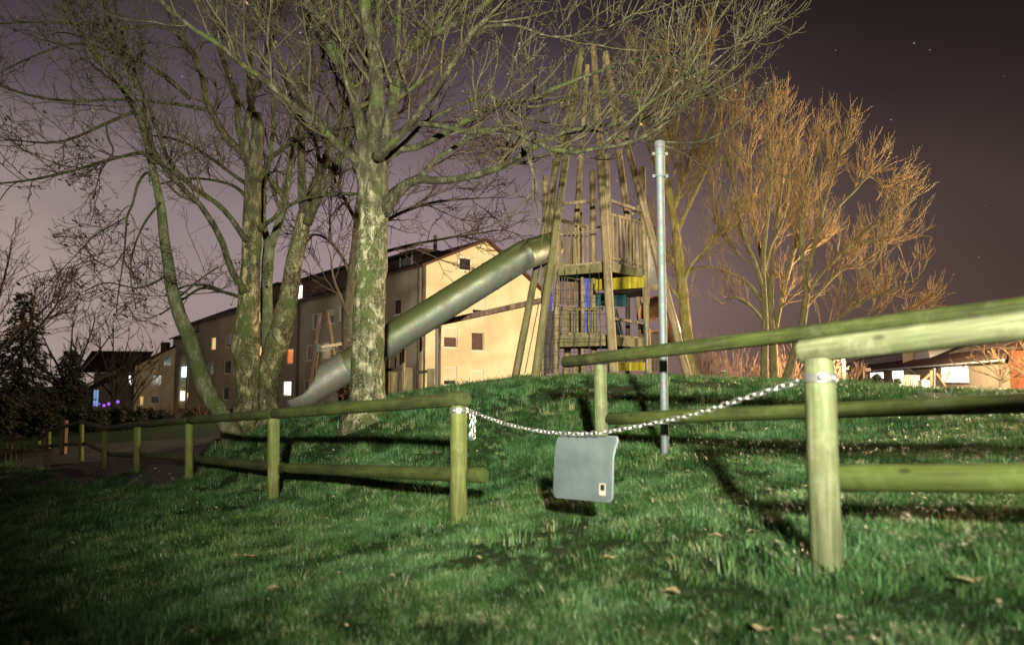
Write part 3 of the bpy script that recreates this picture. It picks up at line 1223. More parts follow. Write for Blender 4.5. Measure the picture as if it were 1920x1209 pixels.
# deck corners: near N, left L, back B, right R
zN = P(1142, 489, 14.75)
zd = zN[2]
N_ = np.array([zN[0], 14.75, zd])
L_ = np.array([P(1040, 492, 15.4)[0], 15.4, zd])
R_ = np.array([P(1209, 492, 15.7)[0], 15.7, zd])
B_ = L_ + R_ - N_


def slab(mb, cs, thick):
    cs = [np.asarray(c, float) for c in cs]
    vs = cs + [c - np.array([0, 0, thick]) for c in cs]
    n = len(cs)
    fs = [tuple(range(n)), tuple(range(2 * n - 1, n - 1, -1))] + [(i, i + n, (i + 1) % n + n, (i + 1) % n) for i in range(n)]
    return mb.add(vs, [f[::-1] for f in fs] if np.cross(cs[1] - cs[0], cs[2] - cs[0])[2] < 0 else fs)


def deck(zoff, name, mat_top, mat_beam, ins=.0):
    o = np.array([0, 0, zoff])
    m = MB()
    for k in range(9):
        a0, a1 = (k + .03) / 9, (k + .97) / 9
        slab(m, [N_ + (R_ - N_) * a0 + o, L_ + (B_ - L_) * a0 + o, L_ + (B_ - L_) * a1 + o, N_ + (R_ - N_) * a1 + o], .035)
    tpart(m, name, M[mat_top])
    for a, b in ((L_, N_), (N_, R_), (R_, B_), (B_, L_)):
        m = MB()
        e = (b - a) / np.linalg.norm(b - a)
        m.bar(a + o - np.array([0, 0, .14]) + e * .05, b + o - np.array([0, 0, .14]) - e * .05, .07, .20)
        tpart(m, 'deck_beam', M[mat_beam])


deck(0.0, 'upper_deck', 'plank', 'tower_green')
zlow = P(1090, 629, 15.1)[2] - zd
deck(zlow, 'lower_deck', 'plank', 'tower_green')


def railing(a, b, h0, h1, nb, mat='plank', topw=.05, bal=(.035, .045), name='railing'):
    """Rails with balusters between a and b, from h0 to h1 above."""
    a, b = np.asarray(a, float), np.asarray(b, float)
    m = MB()
    up = np.array([0, 0, 1.0])
    m.bar(a + up * h1, b + up * h1, topw, .065)
    r = tpart(m, 'handrail', M[mat])
    m = MB()
    m.bar(a + up * h0, b + up * h0, topw, .06)
    sub(m, 'bottom_rail', M[mat], r)
    for k in range(nb):
        t = (k + .5) / nb
        p = a + (b - a) * t
        mm = MB()
        mm.bar(p + up * (h0 - .06), p + up * (h1 + .0), bal[0], bal[1], (b - a))
        sub(mm, 'baluster', M[mat], r)
    return r


hr = (P(1060, 410, 15.4)[2] - zd)
railing(N_ + (R_ - N_) * .06, N_ + (R_ - N_) * .94, .07, hr - .05, 9, 'tower')
railing(L_ + (B_ - L_) * .08, L_ + (B_ - L_) * .92, .07, hr, 7, 'tower')
lo = np.array([0, 0, zlow])
hl = P(1090, 575, 15.2)[2] - (zd + zlow)
railing(L_ + (B_ - L_) * .05 + lo, L_ + (B_ - L_) * .75 + lo + 0, .1, hl, 6, 'tower')
q0, q1 = P(1048, 629, 15.35), P(1134, 629, 15.0)
railing(np.array([q0[0], 15.75, zd + zlow]), np.array([q1[0] + .05, 15.6, zd + zlow]), .08, hl, 8, 'tower_green')
# tie bars higher up
for a, b, w in ((P(1052, 383, 14.9), P(1121, 376, 14.8), .07), (P(1146, 377, 14.8), P(1203, 396, 15.6), .07), (P(1050, 440, 15.4), P(1122, 432, 15.3), .03), (P(1100, 430, 16.2), P(1200, 413, 16.6), .05), (P(1186, 402, 15.8), P(1201, 384, 15.6), .05)):
    m = MB()
    m.bar(a, b, w * .7, w)
    tpart(m, 'tie_bar', M['plank'])
# board walls and coloured panels
m = MB()
for k in range(9):
    x = 1046 + k * 5.2
    m.bar(P(x, 512, 16.4), P(x, 570 if k % 3 else 572, 16.4), .05, .02, (0, 1, 0))
tpart(m, 'board_wall', M['plank_red'])
m = MB()
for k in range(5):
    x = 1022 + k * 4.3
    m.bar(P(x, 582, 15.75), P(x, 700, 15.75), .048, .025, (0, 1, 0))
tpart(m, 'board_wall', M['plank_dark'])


def panel(pts, mat, name, th=.03):
    vs = [np.asarray(p) for p in pts]
    n = len(vs)
    nn = np.cross(vs[1] - vs[0], vs[2] - vs[0])
    nn /= np.linalg.norm(nn)
    vs2 = vs + [p + nn * th for p in vs]
    m_ = MB()
    m_.add(vs2, [tuple(range(n))[::-1], tuple(range(n, 2 * n))] + [(i, (i + 1) % n, (i + 1) % n + n, i + n) for i in range(n)])
    return tpart(m_, name, M[mat])


panel([P(1091, 522, 15.9), P(1105, 522, 15.85), P(1105, 626, 15.85), P(1091, 626, 15.9)], 'blue', 'blue_panel')
panel([P(1026, 548, 16.0), P(1036, 546, 15.95), P(1036, 583, 15.95), P(1026, 586, 16.0)], 'blue', 'blue_panel')
panel([P(1117, 524, 15.1), P(1209, 516, 15.6), P(1209, 539, 15.6), P(1117, 545, 15.1)], 'yellow', 'yellow_board', .05)
panel([P(1118, 549, 15.9), P(1174, 549, 16.3), P(1174, 575, 16.3), P(1118, 573, 15.9)], 'teal', 'teal_panel')
panel([P(1150, 546, 15.6), P(1212, 541, 15.8), P(1212, 556, 16.6), P(1150, 560, 16.6)], 'plank_dark', 'shelf_board')
panel([P(1213, 440, 15.75), P(1222, 450, 15.9), P(1234, 533, 16.0), P(1216, 533, 15.75)], 'galv', 'steel_plate', .01)
panel([P(1215, 533, 15.7), P(1236, 533, 15.9), P(1236, 544, 15.9), P(1215, 544, 15.7)], 'plank', 'shelf_board', .05)
panel([P(1154, 679, 15.2), P(1210, 679, 15.6), P(1210, 695, 15.6), P(1154, 695, 15.2)], 'yellow', 'yellow_board', .04)
panel([P(1150, 580, 15.3), P(1157, 580, 15.3), P(1172, 657, 15.7), P(1152, 655, 15.3)], 'plank_dark', 'ramp_side', .03)
for (a, b) in (((1152, 578, 15.2), (1171, 658, 15.2)), ((1156, 578, 15.2), (1175, 656, 15.2))):
    m = MB()
    m.tube(P(*a), P(*b), .014, .014, 8)
    tpart(m, 'ramp_rail', M['galv'], True)
m = MB()
m.bar(P(1149, 597, 14.9), P(1206, 606, 15.6), .05, .06)
tpart(m, 'tie_bar', M['plank'])
m = MB()
m.tubes(catmull([P(1196, 600, 15.5), P(1205, 600, 15.5), P(1210, 606, 15.5), P(1212, 640, 15.5), P(1212, 702, 15.5)], 24)[None], np.full((1, 24), .022), 10, True)
tpart(m, 'grab_rail', M['galv'], True)
ra_, rb2 = P(1174, 642, 15.9), P(1206, 628, 16.0)
railing(np.array([ra_[0], 15.9, ra_[2]]) - np.array([0, 0, .55]), np.array([rb2[0], 16.0, rb2[2]]) - np.array([0, 0, .55]), .0, .55, 7, 'plank_red')
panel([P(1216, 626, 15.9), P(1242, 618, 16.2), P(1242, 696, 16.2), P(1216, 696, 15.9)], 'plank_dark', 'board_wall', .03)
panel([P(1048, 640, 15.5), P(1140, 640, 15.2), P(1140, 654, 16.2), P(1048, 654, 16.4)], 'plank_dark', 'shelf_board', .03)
for x, w in ((1062, .16), (1078, .14), (1093, .14)):
    m = MB()
    m.log(P(x, 700, 15.9) - np.array([0, 0, .1]), P(x, 664 + (x % 7), 15.9), w / 2, w / 2 * .95, 10, 5)
    tpart(m, 'step_post', M['tower'], 'angle')
# tunnel mouth at the right
m = MB()
tc_ = P(1229, 588, 16.1)
an = np.linspace(0, 2 * math.pi, 28)
m.tubes(np.array([tc_ + np.array([.0, -.02, 0]), tc_ + np.array([.02, .0, 0]), tc_ + np.array([.3, .9, -.12]), tc_ + np.array([.6, 1.8, -.3])])[None], np.array([[.40, .43, .43, .43]]), 28)
tpart(m, 'tunnel', M['orange_tube'], True)
# climbing net between the two near poles
net = MB()
topL, topN = P(1038, 508, 15.0), P(1128, 504, 14.7)
rows = [(1036, 543), (1033, 566), (1029, 589), (1024, 612), (1020, 636), (1017, 659), (1014, 683)]
for k, (xl, y) in enumerate(rows):
    a, b = P(xl - 1, y, 14.75), P(1136 + k * 1.4, y - 1, 14.35)
    s = np.linspace(0, 1, 14)[:, None]
    pts = a + (b - a) * s
    pts[:, 2] -= .018 * np.sin(np.pi * s[:, 0] * 3) ** 2
    net.tubes(pts[None], np.full((1, 14), .0065), 6)
for (xa, xb) in ((1059, 1047), (1082, 1076), (1105, 1106), (1122, 1128), (1046, 1032)):
    a, b = P(xa, 504, 14.85), P(xb, 690, 14.5)
    s = np.linspace(0, 1, 16)[:, None]
    pts = a + (b - a) * s
    pts[:, 0] += .012 * np.sin(s[:, 0] * 23)
    net.tubes(pts[None], np.full((1, 16), .0075), 6)
tpart(net, 'climbing_net', M['rope'], True)

# ------------------------------------------------------------------ tube slide
SD = 14.9
sl = empty('tube_slide', 'steel tube slide running from the timber tower down to the left, behind the pale trunk', 'slide', P(610, 735, SD))
rS = .332
a_top = P(1034, 462, 15.85)
elbow = P(984, 478, 15.05)
low_c = P(655, 684, SD)
lowdir = (low_c - elbow) / np.linalg.norm(low_c - elbow)


def slide_ring(c, t, r, n=36):
    up = np.array([0, 0, 1.0])
    s = np.cross(t, up)
    s /= np.linalg.norm(s)
    u = np.cross(s, t)
    an_ = np.linspace(0, 2 * math.pi, n, endpoint=False)
    return c + r * (np.cos(an_)[:, None] * s + np.sin(an_)[:, None] * u)


# mitred joint: two cylinders that meet on the bisecting plane
def cyl_to_plane(c, t, r, pc, pn, n=36):
    ring = slide_ring(c, t, r, n)
    k = ((pc - ring) @ pn) / (t @ pn)
    return ring + k[:, None] * t


hdir = (elbow - a_top) / np.linalg.norm(elbow - a_top)
pn = hdir + lowdir
pn /= np.linalg.norm(pn)


def skin(rings, name, mat, part=None, thick=0.0):
    m_ = MB()
    n_ = len(rings[0])
    fs_ = []
    for j in range(len(rings) - 1):
        for i in range(n_):
            fs_.append((j * n_ + i, j * n_ + (i + 1) % n_, (j + 1) * n_ + (i + 1) % n_, (j + 1) * n_ + i))
    m_.add(np.concatenate(rings), fs_)
    o_ = m_.build(name, M[mat], sl, 'angle')
    if thick:
        md_ = o_.modifiers.new('sheet', 'SOLIDIFY')
        md_.thickness = thick
        md_.offset = 0
    return o_


def lerp_rings(a, b, k):
    return [a + (b - a) * t for t in np.linspace(0, 1, k)]


up_start = slide_ring(a_top, hdir, rS)
up_end = cyl_to_plane(a_top, hdir, rS, elbow, pn)
skin(lerp_rings(up_start, up_end, 3), 'top_bend', 'slide')
lo_start = cyl_to_plane(elbow, lowdir, rS, elbow, pn)
Ltot = np.linalg.norm(low_c - elbow)
lo_end = slide_ring(low_c, lowdir, rS)
# long tube as flanged lengths
cuts = [0, .20, .45, .665, .84, 1.0]
prev = lo_start
for k in range(1, len(cuts)):
    c = elbow + lowdir * Ltot * cuts[k]
    cur = slide_ring(c, lowdir, rS)
    skin(lerp_rings(prev, cur, 4), 'tube_section', 'slide')
    if k < len(cuts) - 1:
        m = MB()
        m.tubes(np.array([c - lowdir * .011, c - lowdir * .010, c + lowdir * .010, c + lowdir * .011])[None], np.array([[rS + .001, rS + .012, rS + .012, rS + .001]]), 36)
        m.build('flange', M['slide'], sl, 'angle')
    prev = cur
# open chute below the tube: the top is cut away along a slope, then it levels out
exit_path = catmull([low_c - lowdir * .0, low_c + lowdir * .45, low_c + lowdir * .85, low_c + lowdir * 1.12 + np.array([0, 0, .01]), P(549, 741, SD)], 22)
m = MB()
n_ = 30
rings = []
for i, c in enumerate(exit_path):
    t = exit_path[min(i + 1, 21)] - exit_path[max(i - 1, 0)]
    t /= np.linalg.norm(t)
    s = np.cross(t, np.array([0, 0, 1.0]))
    s /= np.linalg.norm(s)
    u = np.cross(s, t)
    f = i / 21
    open_ = np.interp(f, [0, .28, .42, .7, 1], [0.06, .35, 1.35, 1.75, 1.95])   # half angle left open at the top
    an_ = np.linspace(math.pi / 2 + open_, math.pi / 2 + 2 * math.pi - open_, n_)
    rings.append(c + rS * (np.cos(an_)[:, None] * s + np.sin(an_)[:, None] * u))
fs = []
for j in range(21):
    for i in range(n_ - 1):
        fs.append((j * n_ + i, j * n_ + i + 1, (j + 1) * n_ + i + 1, (j + 1) * n_ + i))
m.add(np.concatenate(rings), fs)
o = m.build('exit_chute', M['slide_in'], sl, True)
md = o.modifiers.new('sheet', 'SOLIDIFY')
md.thickness = .012
md.offset = 0
m = MB()
lip = np.array([r[0] for r in rings] + [r[-1] for r in rings[::-1]])
m.tubes(np.array([[r[0] for r in rings], [r[-1] for r in rings]]), np.full((2, 22), .016), 8)
m.build('rolled_edge', M['slide'], sl, True)
# support post under the tube
m = MB()
pb_ = P(820, 716, 15.2)
pb_[2] = H(pb_[0], pb_[1]) - .2
m.tubes(np.array([pb_, P(820, 612, 15.2)])[None], np.full((1, 2), .045), 14, True)
m.box(P(820, 612, 15.2), (.2, .12, .03))
m.build('support_post', M['pipe'], sl, 'angle')

# ------------------------------------------------------------------ balance bridge and low panels beyond the slide
cf = empty('jungle_gym', 'low wooden climbing frame with posts and panels below the slide', 'play frame', ground_px(770, 19))


def gpost(px, pyt, d, w, parent, name, mat):
    t = P(px, pyt, d)
    b = np.array([t[0], d, float(H(t[0], d)) - .2])
    m_ = MB()
    m_.log(b, t, w / 2, w / 2 * .95, 12, 8)
    return m_.build(name, M[mat], parent, 'angle')


for px, pyt in ((727, 672), (757, 650), (790, 628), (742, 668), (751, 660)):
    gpost(px, pyt, 18.5, .11 if px not in (742, 751) else .05, cf, 'post', 'plank_red' if px in (742, 751) else 'tower')
for (x0, x1, yt) in ((731, 745, 697), (760, 774, 689), (801, 815, 691)):
    m = MB()
    a, b = P(x0, yt, 18.4), P(x1, yt, 18.4)
    g = float(H(a[0], 18.4)) - .1
    m.box(((a[0] + b[0]) / 2, 18.4, (a[2] + g) / 2), (b[0] - a[0], .04, a[2] - g))
    m.build('panel', M['tower'], cf)
for a, b in (((722, 694), (755, 691)), ((772, 699), (803, 696))):
    m = MB()
    m.bar(P(*a, 18.45), P(*b, 18.45), .06, .08)
    m.build('crossbar', M['plank_dark'], cf)
bm = empty('balance_beam', 'long brown beam sloping up from behind the tube slide to the timber tower', 'beam', P(835, 603, 17))
m = MB()
m.bar(P(826, 605, 16.9), P(1022, 562, 16.2), .12, .125)
m.build('beam', M['plank_red'], bm)
gpost(824, 606, 16.95, .10, bm, 'post', 'plank_red')
m = MB()
m.tubes(np.linspace(P(1011, 565, 16.1), P(984, 700, 15.9), 6)[None], np.full((1, 6), .012), 6)
m.build('rope', M['rope'], bm, True)

# ------------------------------------------------------------------ swing frame at the foot of the mound
sw = empty('swing_frame', 'reddish timber swing frame with steel crossbar between the left trunks and the slide', 'swing', ground_px(590, 21))
for (x1, y1, x2, y2, d, w) in ((600, 587, 579, 742, 21, 8.5), (596, 650, 586, 735, 21.9, 6), (613, 586, 634, 720, 22.5, 8.5)):
    t, b = P(x1, y1, d), P(x2, y2, d)
    g = float(H(b[0], b[1]))
    b = b + (b - t) / abs(t[2] - b[2]) * max(0, b[2] - g + .2)
    m = MB()
    m.log(b, t, w / 2 / F * d, w / 2 / F * d, 12, 8)
    m.build('pole', M['plank_red'], sw, 'angle')
m = MB()
m.bar(P(590, 652, 21.4), P(650, 643, 22.6), .06, .09)
m.build('crossbar', M['pipe'], sw)
m = MB()
c = P(595, 652, 21)
m.tubes(np.array([c - np.array([-.02, 0, .12]), c + np.array([.02, 0, .12])])[None], np.array([[.095, .092]]), 14, True)
m.build('bracket', M['galv'], sw, 'angle')
m = MB()
for k in range(4):
    m.bar(P(598, 654 + k * 1.6, 21.2 + k * .25), P(622, 650 + k * 1.6, 21.6 + k * .25), .05, .02)
m.build('grating', M['galv'], sw)

# ------------------------------------------------------------------ buildings
def ray_hit(px, py, o, n):
    c = np.array([0, 0, CAMZ])
    d = P(px, py, 10) - c
    k = ((o - c) @ n) / (d @ n)
    return c + d * k


class Wall:
    """An upright wall from corner o along h (unit, horizontal); n points outwards."""

    def __init__(self, o, h):
        self.o, self.h = np.asarray(o, float), np.asarray(h, float) / np.linalg.norm(h)
        self.n = np.cross(self.h, [0, 0, 1.0])
        if self.n @ (np.array([0, 0, CAMZ]) - self.o) < 0:
            self.n = -self.n
        self.z = np.array([0, 0, 1.0])

    def loc(self, px, py):
        p = ray_hit(px, py, self.o, self.n)
        return (p - self.o) @ self.h, p[2]

    def rect(self, x0, y0, x1, y1):
        s0, z1 = self.loc(x0, (y0 + 0.0))
        s1, _ = self.loc(x1, y0)
        xm = (x0 + x1) / 2
        zt, zb = self.loc(xm, y0)[1], self.loc(xm, y1)[1]
        return min(s0, s1), max(s0, s1), zb, zt

    def at(self, s, z, out=0.0):
        return self.o * np.array([1, 1, 0]) + self.h * s + self.z * z + self.n * out

    def holes(self, mb, width, z0, z1, rects, depth=.16, s0=0.0):
        xs = sorted({s0, width, *[v for r in rects for v in r[:2]]})
        zs = sorted({z0, z1, *[v for r in rects for v in r[2:4]]})
        for i in range(len(xs) - 1):
            for j in range(len(zs) - 1):
                cx_, cz = (xs[i] + xs[i + 1]) / 2, (zs[j] + zs[j + 1]) / 2
                if any(r[0] < cx_ < r[1] and r[2] < cz < r[3] for r in rects):
                    continue
                mb.add([self.at(xs[i], zs[j]), self.at(xs[i + 1], zs[j]), self.at(xs[i + 1], zs[j + 1]), self.at(xs[i], zs[j + 1])], [(0, 1, 2, 3)])
        for a, b, c, d in rects:
            q = [(a, c), (b, c), (b, d), (a, d)]
            for k in range(4):
                p0, p1 = q[k], q[(k + 1) % 4]
                mb.add([self.at(*p0), self.at(*p1), self.at(*p1, -depth), self.at(*p0, -depth)], [(0, 1, 2, 3)])
        return mb

    def block(self, mb, s0, s1, z0, z1, o0, o1):
        c = (self.at(s0, z0, o0) + self.at(s1, z1, o1)) / 2
        return mb.box(c, (abs(s1 - s0), abs(o1 - o0), abs(z1 - z0)), (self.h, self.n, self.z))


def window(w, root, r, glow=None, shutter=0.0, curtain=False, depth=.16, mullions=0, frame='pvc', fw=.07, sill=True):
    a, b, c, d = r
    m_ = MB()
    w.block(m_, a + fw, b - fw, c + fw, d - fw - shutter * (d - c), -depth, -depth + .03)
    pane = m_.build('window', M[glow] if glow else (M['curtain'] if curtain else M['glass_dark']), root)
    f = MB()
    for q in ((a + .002, a + fw, c, d), (b - fw, b - .002, c, d), (a + fw, b - fw, d - fw, d - .002), (a + fw, b - fw, c + .002, c + fw)):
        w.block(f, q[0], q[1], q[2], q[3], -depth + .002, -depth + .075)
    for k in range(mullions):
        s = a + (b - a) * (k + 1) / (mullions + 1)
        w.block(f, s - .03, s + .03, c + fw, d - fw, -depth + .031, -depth + .07)
    sub(f, 'frame', M[frame], pane)
    if shutter:
        f = MB()
        w.block(f, a + fw, b - fw, d - fw - shutter * (d - c), d - fw, -depth + .03, -depth + .06)
        sub(f, 'shutter', M['shutter'], pane)
    if sill:
        f = MB()
        w.block(f, a - .06, b + .06, c - .05, c - .003, -depth + .08, .05)
        sub(f, 'sill', M[frame], pane)
    return pane


# gable-ended yellow block: right end of the long terrace
GD = np.array([1, .73, 0])
c0 = P(797, 713, 48)
gw = Wall((c0[0], c0[1], 0), GD)
ab = empty('apartment_block', 'yellow gable end apartment block lit warm behind the tube slide', 'apartment block', (c0[0], c0[1], -1.2))
s_r, z_eR = gw.loc(1014, 546)
_, z_eL = gw.loc(797, 497)
s_a, z_a = gw.loc(911, 453)
rects = [gw.rect(*r) for r in ((832, 613, 858, 652), (884, 622, 908, 658), (832, 687, 857, 722), (884, 694, 907, 727), (886, 552, 910, 588), (834, 545, 858, 580))]
m = MB()
zr = z_eR - .02
gw.holes(m, s_r, -1.6, zr, rects)
m.add([gw.at(0, zr), gw.at(s_r, zr), gw.at(s_a, z_a), gw.at(0, z_eL)], [(0, 1, 2, 3)])
# the other sides
back = -11.5
FD = np.array([-.80, 1, 0]) / np.linalg.norm([-.80, 1, 0])
pL = gw.at(0, 0)
fw_ = Wall(pL, FD)
Lf = 15.0
m.add([gw.at(s_r, -1.6), gw.at(s_r, z_eR), gw.at(s_r, z_eR) + FD * Lf, gw.at(s_r, -1.6) + FD * Lf], [(0, 1, 2, 3)])
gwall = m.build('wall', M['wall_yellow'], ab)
m = MB()
frects = [fw_.rect(*r) for r in ((738, 560, 752, 590), (735, 620, 748, 650))]
fw_.holes(m, Lf, -1.6, z_eL, frects)
m.add([fw_.at(Lf, -1.6), fw_.at(Lf, z_eL), gw.at(s_a, z_a) + FD * Lf, gw.at(s_r, z_eR) + FD * Lf, gw.at(s_r, -1.6) + FD * Lf], [(0, 1, 2, 3, 4)])
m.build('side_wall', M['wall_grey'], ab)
for r, kw in zip(rects, (dict(shutter=.45, curtain=True), dict(curtain=True), dict(shutter=.7), dict(shutter=.8), dict(shutter=.75), dict(shutter=.3, curtain=True))):
    window(gw, ab, r, **kw)
for r in frects:
    window(fw_, ab, r)
# attic window, roof, dormer, pipe, chimney
a, b, c, d = gw.rect(861, 485, 881, 506)
m = MB()
gw.block(m, a, b, c, d, .003, .03)
w_ = m.build('window', M['glass_dark'], ab)
m = MB()
for q in ((a - .12, a, c - .1, d + .1), (b, b + .12, c - .1, d + .1), (a, b, d, d + .1), (a, b, c - .1, c)):
    gw.block(m, q[0], q[1], q[2], q[3], .003, .06)
sub(m, 'frame', M['pvc'], w_)


def roof_slab(p, q, ext, over, th, name, mat, root):
    """Slab from edge p..q (gable edge points) extruded along ext."""
    m_ = MB()
    p, q = np.asarray(p, float), np.asarray(q, float)
    u = (q - p) / np.linalg.norm(q - p)
    p = p - u * over
    e = np.asarray(ext, float)
    en_ = e / np.linalg.norm(e)
    nn = np.cross(u, en_)
    nn *= np.sign(nn[2])
    p0, q0 = p - en_ * .35, q - en_ * .35
    L_e = np.linalg.norm(e) + .35
    vs_ = [p0, q0, q0 + en_ * L_e, p0 + en_ * L_e]
    vs_ = [v + nn * .02 for v in vs_]
    vs2 = vs_ + [v + nn * th for v in vs_]
    m_.add(vs2, [(3, 2, 1, 0), (4, 5, 6, 7), (0, 1, 5, 4), (1, 2, 6, 5), (2, 3, 7, 6), (3, 0, 4, 7)])
    return m_.build(name, M[mat], root)


rf = roof_slab(gw.at(0, z_eL), gw.at(s_a, z_a) + np.array([0, 0, 0.0]), FD * Lf, .5, .18, 'roof', 'roof', ab)
roof_slab(gw.at(s_r, z_eR), gw.at(s_a - .02, z_a - .01), FD * Lf, .4, .18, 'roof', 'roof', ab)
dz0, dz1 = z_eL + .35, fw_.loc(790, 464)[1]
m = MB()
e0, e1 = fw_.at(2.2, 0) - fw_.n * 1.0, fw_.at(9.5, 0) - fw_.n * 1.0
dv = -fw_.n * 3.2
vs = [e0 + [0, 0, dz0], e1 + [0, 0, dz0], e1 + [0, 0, dz1], e0 + [0, 0, dz1]]
vs += [v + dv for v in vs]
m.add(vs, [(0, 1, 2, 3), (4, 7, 6, 5), (0, 4, 5, 1), (1, 5, 6, 2), (2, 6, 7, 3), (3, 7, 4, 0)])
dm = m.build('dormer', M['fascia'], ab)
m = MB()
top = np.array(vs[2:4] + [vs[7], vs[6]])
cen = top.mean(axis=0)
m.box(cen + np.array([0, 0, .12]), (8.1, 4.2, .2), (fw_.h, fw_.n, (0, 0, 1)))
sub(m, 'dormer_roof', M['roof_dark'], dm)
dw = Wall(e0, FD)
a, b, c, d = dw.rect(753, 472, 773, 499)
m = MB()
dw.block(m, a, b, c, d, .004, .04)
sub(m, 'dormer_window', M['glass_dark'], dm)
m = MB()
for q in ((a - .14, a, c - .12, d + .12), (b, b + .14, c - .12, d + .12), (a, b, d, d + .12)):
    dw.block(m, q[0], q[1], q[2], q[3], .004, .09)
sub(m, 'dormer_frame', M['pvc'], dm)
m = MB()
pp = fw_.at(.55, 0, .18)
m.tubes(np.array([pp + [0, 0, -1.4], pp + [0, 0, z_eL - .1]])[None], np.full((1, 2), .17), 12, True)
m.build('downpipe', M['pipe'], ab, 'angle')
m = MB()
m.bar(fw_.at(-.3, z_eL - .02, .28), fw_.at(Lf, z_eL - .02, .28), .16, .14)
m.build('gutter', M['fascia'], ab)
m = MB()
ci_ = gw.at(s_a * .62, z_a + .1) + FD * 4
m.box(ci_, (.28, .28, 1.6))
sub(m, 'vent_pipe', M['pipe'], rf)


def terrace(name_label, px_r, d_r, px_l, eave_r, wins, dormer=None, wall='wall_grey', ridge=2.0, base=-2.6, pipe_px=None):
    c_ = P(px_r, 713, d_r)
    w = Wall((c_[0], c_[1], 0), FD)
    sL = w.loc(px_l, 700)[0]
    ze = w.loc(px_r, eave_r)[1]
    root = empty('terrace_house', name_label, 'terraced house', (c_[0], c_[1], base))
    rcs = [(w.rect(*r[:4]), r[4]) for r in wins]
    m_ = MB()
    w.holes(m_, sL, base, ze, [r for r, _ in rcs])
    D_ = 10.0
    iv = -w.n * D_
    for s in (0, sL):
        m_.add([w.at(s, base), w.at(s, ze), w.at(s, ze + ridge) + iv / 2, w.at(s, ze) + iv, w.at(s, base) + iv], [(0, 1, 2, 3, 4)])
    m_.add([w.at(0, base) + iv, w.at(sL, base) + iv, w.at(sL, ze) + iv, w.at(0, ze) + iv], [(0, 1, 2, 3)])
    m_.build('wall', M[wall], root)
    for r, kind in rcs:
        kw = dict(glow=kind) if kind and kind.startswith('lit') else dict(shutter=.35 if kind == 'sh' else 0)
        window(w, root, r, fw=.09, **kw)
    m_ = MB()
    for sgn_, nn in ((1, 0), (-1, 1)):
        e = w.at(0, ze) if nn == 0 else w.at(0, ze) + iv
        q = w.at(0, ze + ridge) + iv / 2
        out = (e - q) * np.array([1, 1, 0])
        out = out / np.linalg.norm(out)
        e2 = e + out * .55 - np.array([0, 0, .55 * ridge / 5.0])
        up_ = np.array([0, 0, .14])
        vs_ = [e2, q, q + FD * sL, e2 + FD * sL]
        vs_ = [v + np.array([0, 0, .03]) for v in vs_]
        m_.add(vs_ + [v + up_ for v in vs_], [(0, 1, 2, 3), (7, 6, 5, 4), (0, 4, 5, 1), (1, 5, 6, 2), (2, 6, 7, 3), (3, 7, 4, 0)])
    rf_ = m_.build('roof', M['roof_dark'], root)
    m_ = MB()
    m_.bar(w.at(.02, ze - .14, .5), w.at(sL, ze - .14, .5), .14, .14)
    m_.build('gutter', M['fascia'], root)
    if pipe_px:
        for pxp in pipe_px:
            s = w.loc(pxp, 640)[0]
            m_ = MB()
            q = w.at(s, 0, .12)
            m_.tubes(np.array([q + [0, 0, base], q + [0, 0, ze - .5], q + w.n * .35 + [0, 0, ze - .18]])[None], np.full((1, 3), .11), 8, True)
            m_.build('downpipe', M['pipe'], root, 'angle')
    if dormer:
        s0, s1, ht, winpx = dormer
        e0_, e1_ = w.at(s0, ze + .35, -.9), w.at(s1, ze + .35, -.9)
        iv2 = -w.n * 4.5
        hz = np.array([0, 0, ht])
        vs_ = [e0_, e1_, e1_ + hz, e0_ + hz]
        vs_ += [v + iv2 for v in vs_]
        m_ = MB()
        m_.add(vs_, [(0, 1, 2, 3), (4, 7, 6, 5), (0, 4, 5, 1), (1, 5, 6, 2), (2, 6, 7, 3), (3, 7, 4, 0)])
        dm_ = m_.build('dormer', M['fascia'], root)
        m_ = MB()
        m_.box(np.array(vs_[2:4] + vs_[6:8]).mean(axis=0) + np.array([0, 0, .1]), (s1 - s0 + .8, 5.2, .18), (w.h, w.n, (0, 0, 1)))
        sub(m_, 'dormer_roof', M['roof_dark'], dm_)
        dw_ = Wall(e0_, FD)
        for wp in winpx:
            a_, b_, c__, d__ = dw_.rect(*wp[:4])
            m_ = MB()
            dw_.block(m_, a_, b_, c__, d__, .005, .05)
            sub(m_, 'dormer_window', M[wp[4]], dm_)
    return root


terrace('grey terraced block with bright dormer window, between the mossy twin trunks and the pale trunk', 664, 52, 519, 541,
        [(586, 587, 603, 616, None), (612, 580, 627, 608, 'sh'), (575, 646, 588, 676, None), (604, 641, 621, 672, 'lit_dim'), (537, 653, 550, 682, 'lit_orange'),
         (531, 714, 546, 742, 'lit_white'), (570, 712, 579, 740, None), (636, 572, 650, 600, None), (632, 640, 648, 668, None)],
        (1.0, 13.4, 1.75, [(552, 537, 567, 562, 'lit_white')]), 'wall_grey', 2.2, pipe_px=(561, 645))
terrace('dim brown terraced block left of the mossy twin trunks, a few windows glowing', 522, 66, 352, 566,
        [(396, 632, 405, 656, 'lit_warm'), (424, 626, 437, 651, None), (391, 677, 401, 702, None), (420, 675, 433, 701, None), (440, 672, 452, 699, 'lit_dim'), (367, 640, 375, 660, None), (364, 682, 373, 704, None),
         (418, 725, 429, 750, None), (438, 723, 450, 749, None), (483, 584, 491, 604, 'lit_warm'), (484, 648, 493, 668, 'lit_warm'), (476, 712, 487, 738, None), (512, 716, 519, 741, 'lit_white')],
        (3.0, 15.0, 1.7, []), 'wall_grey', 2.2, base=-3.2, pipe_px=(371, 462))
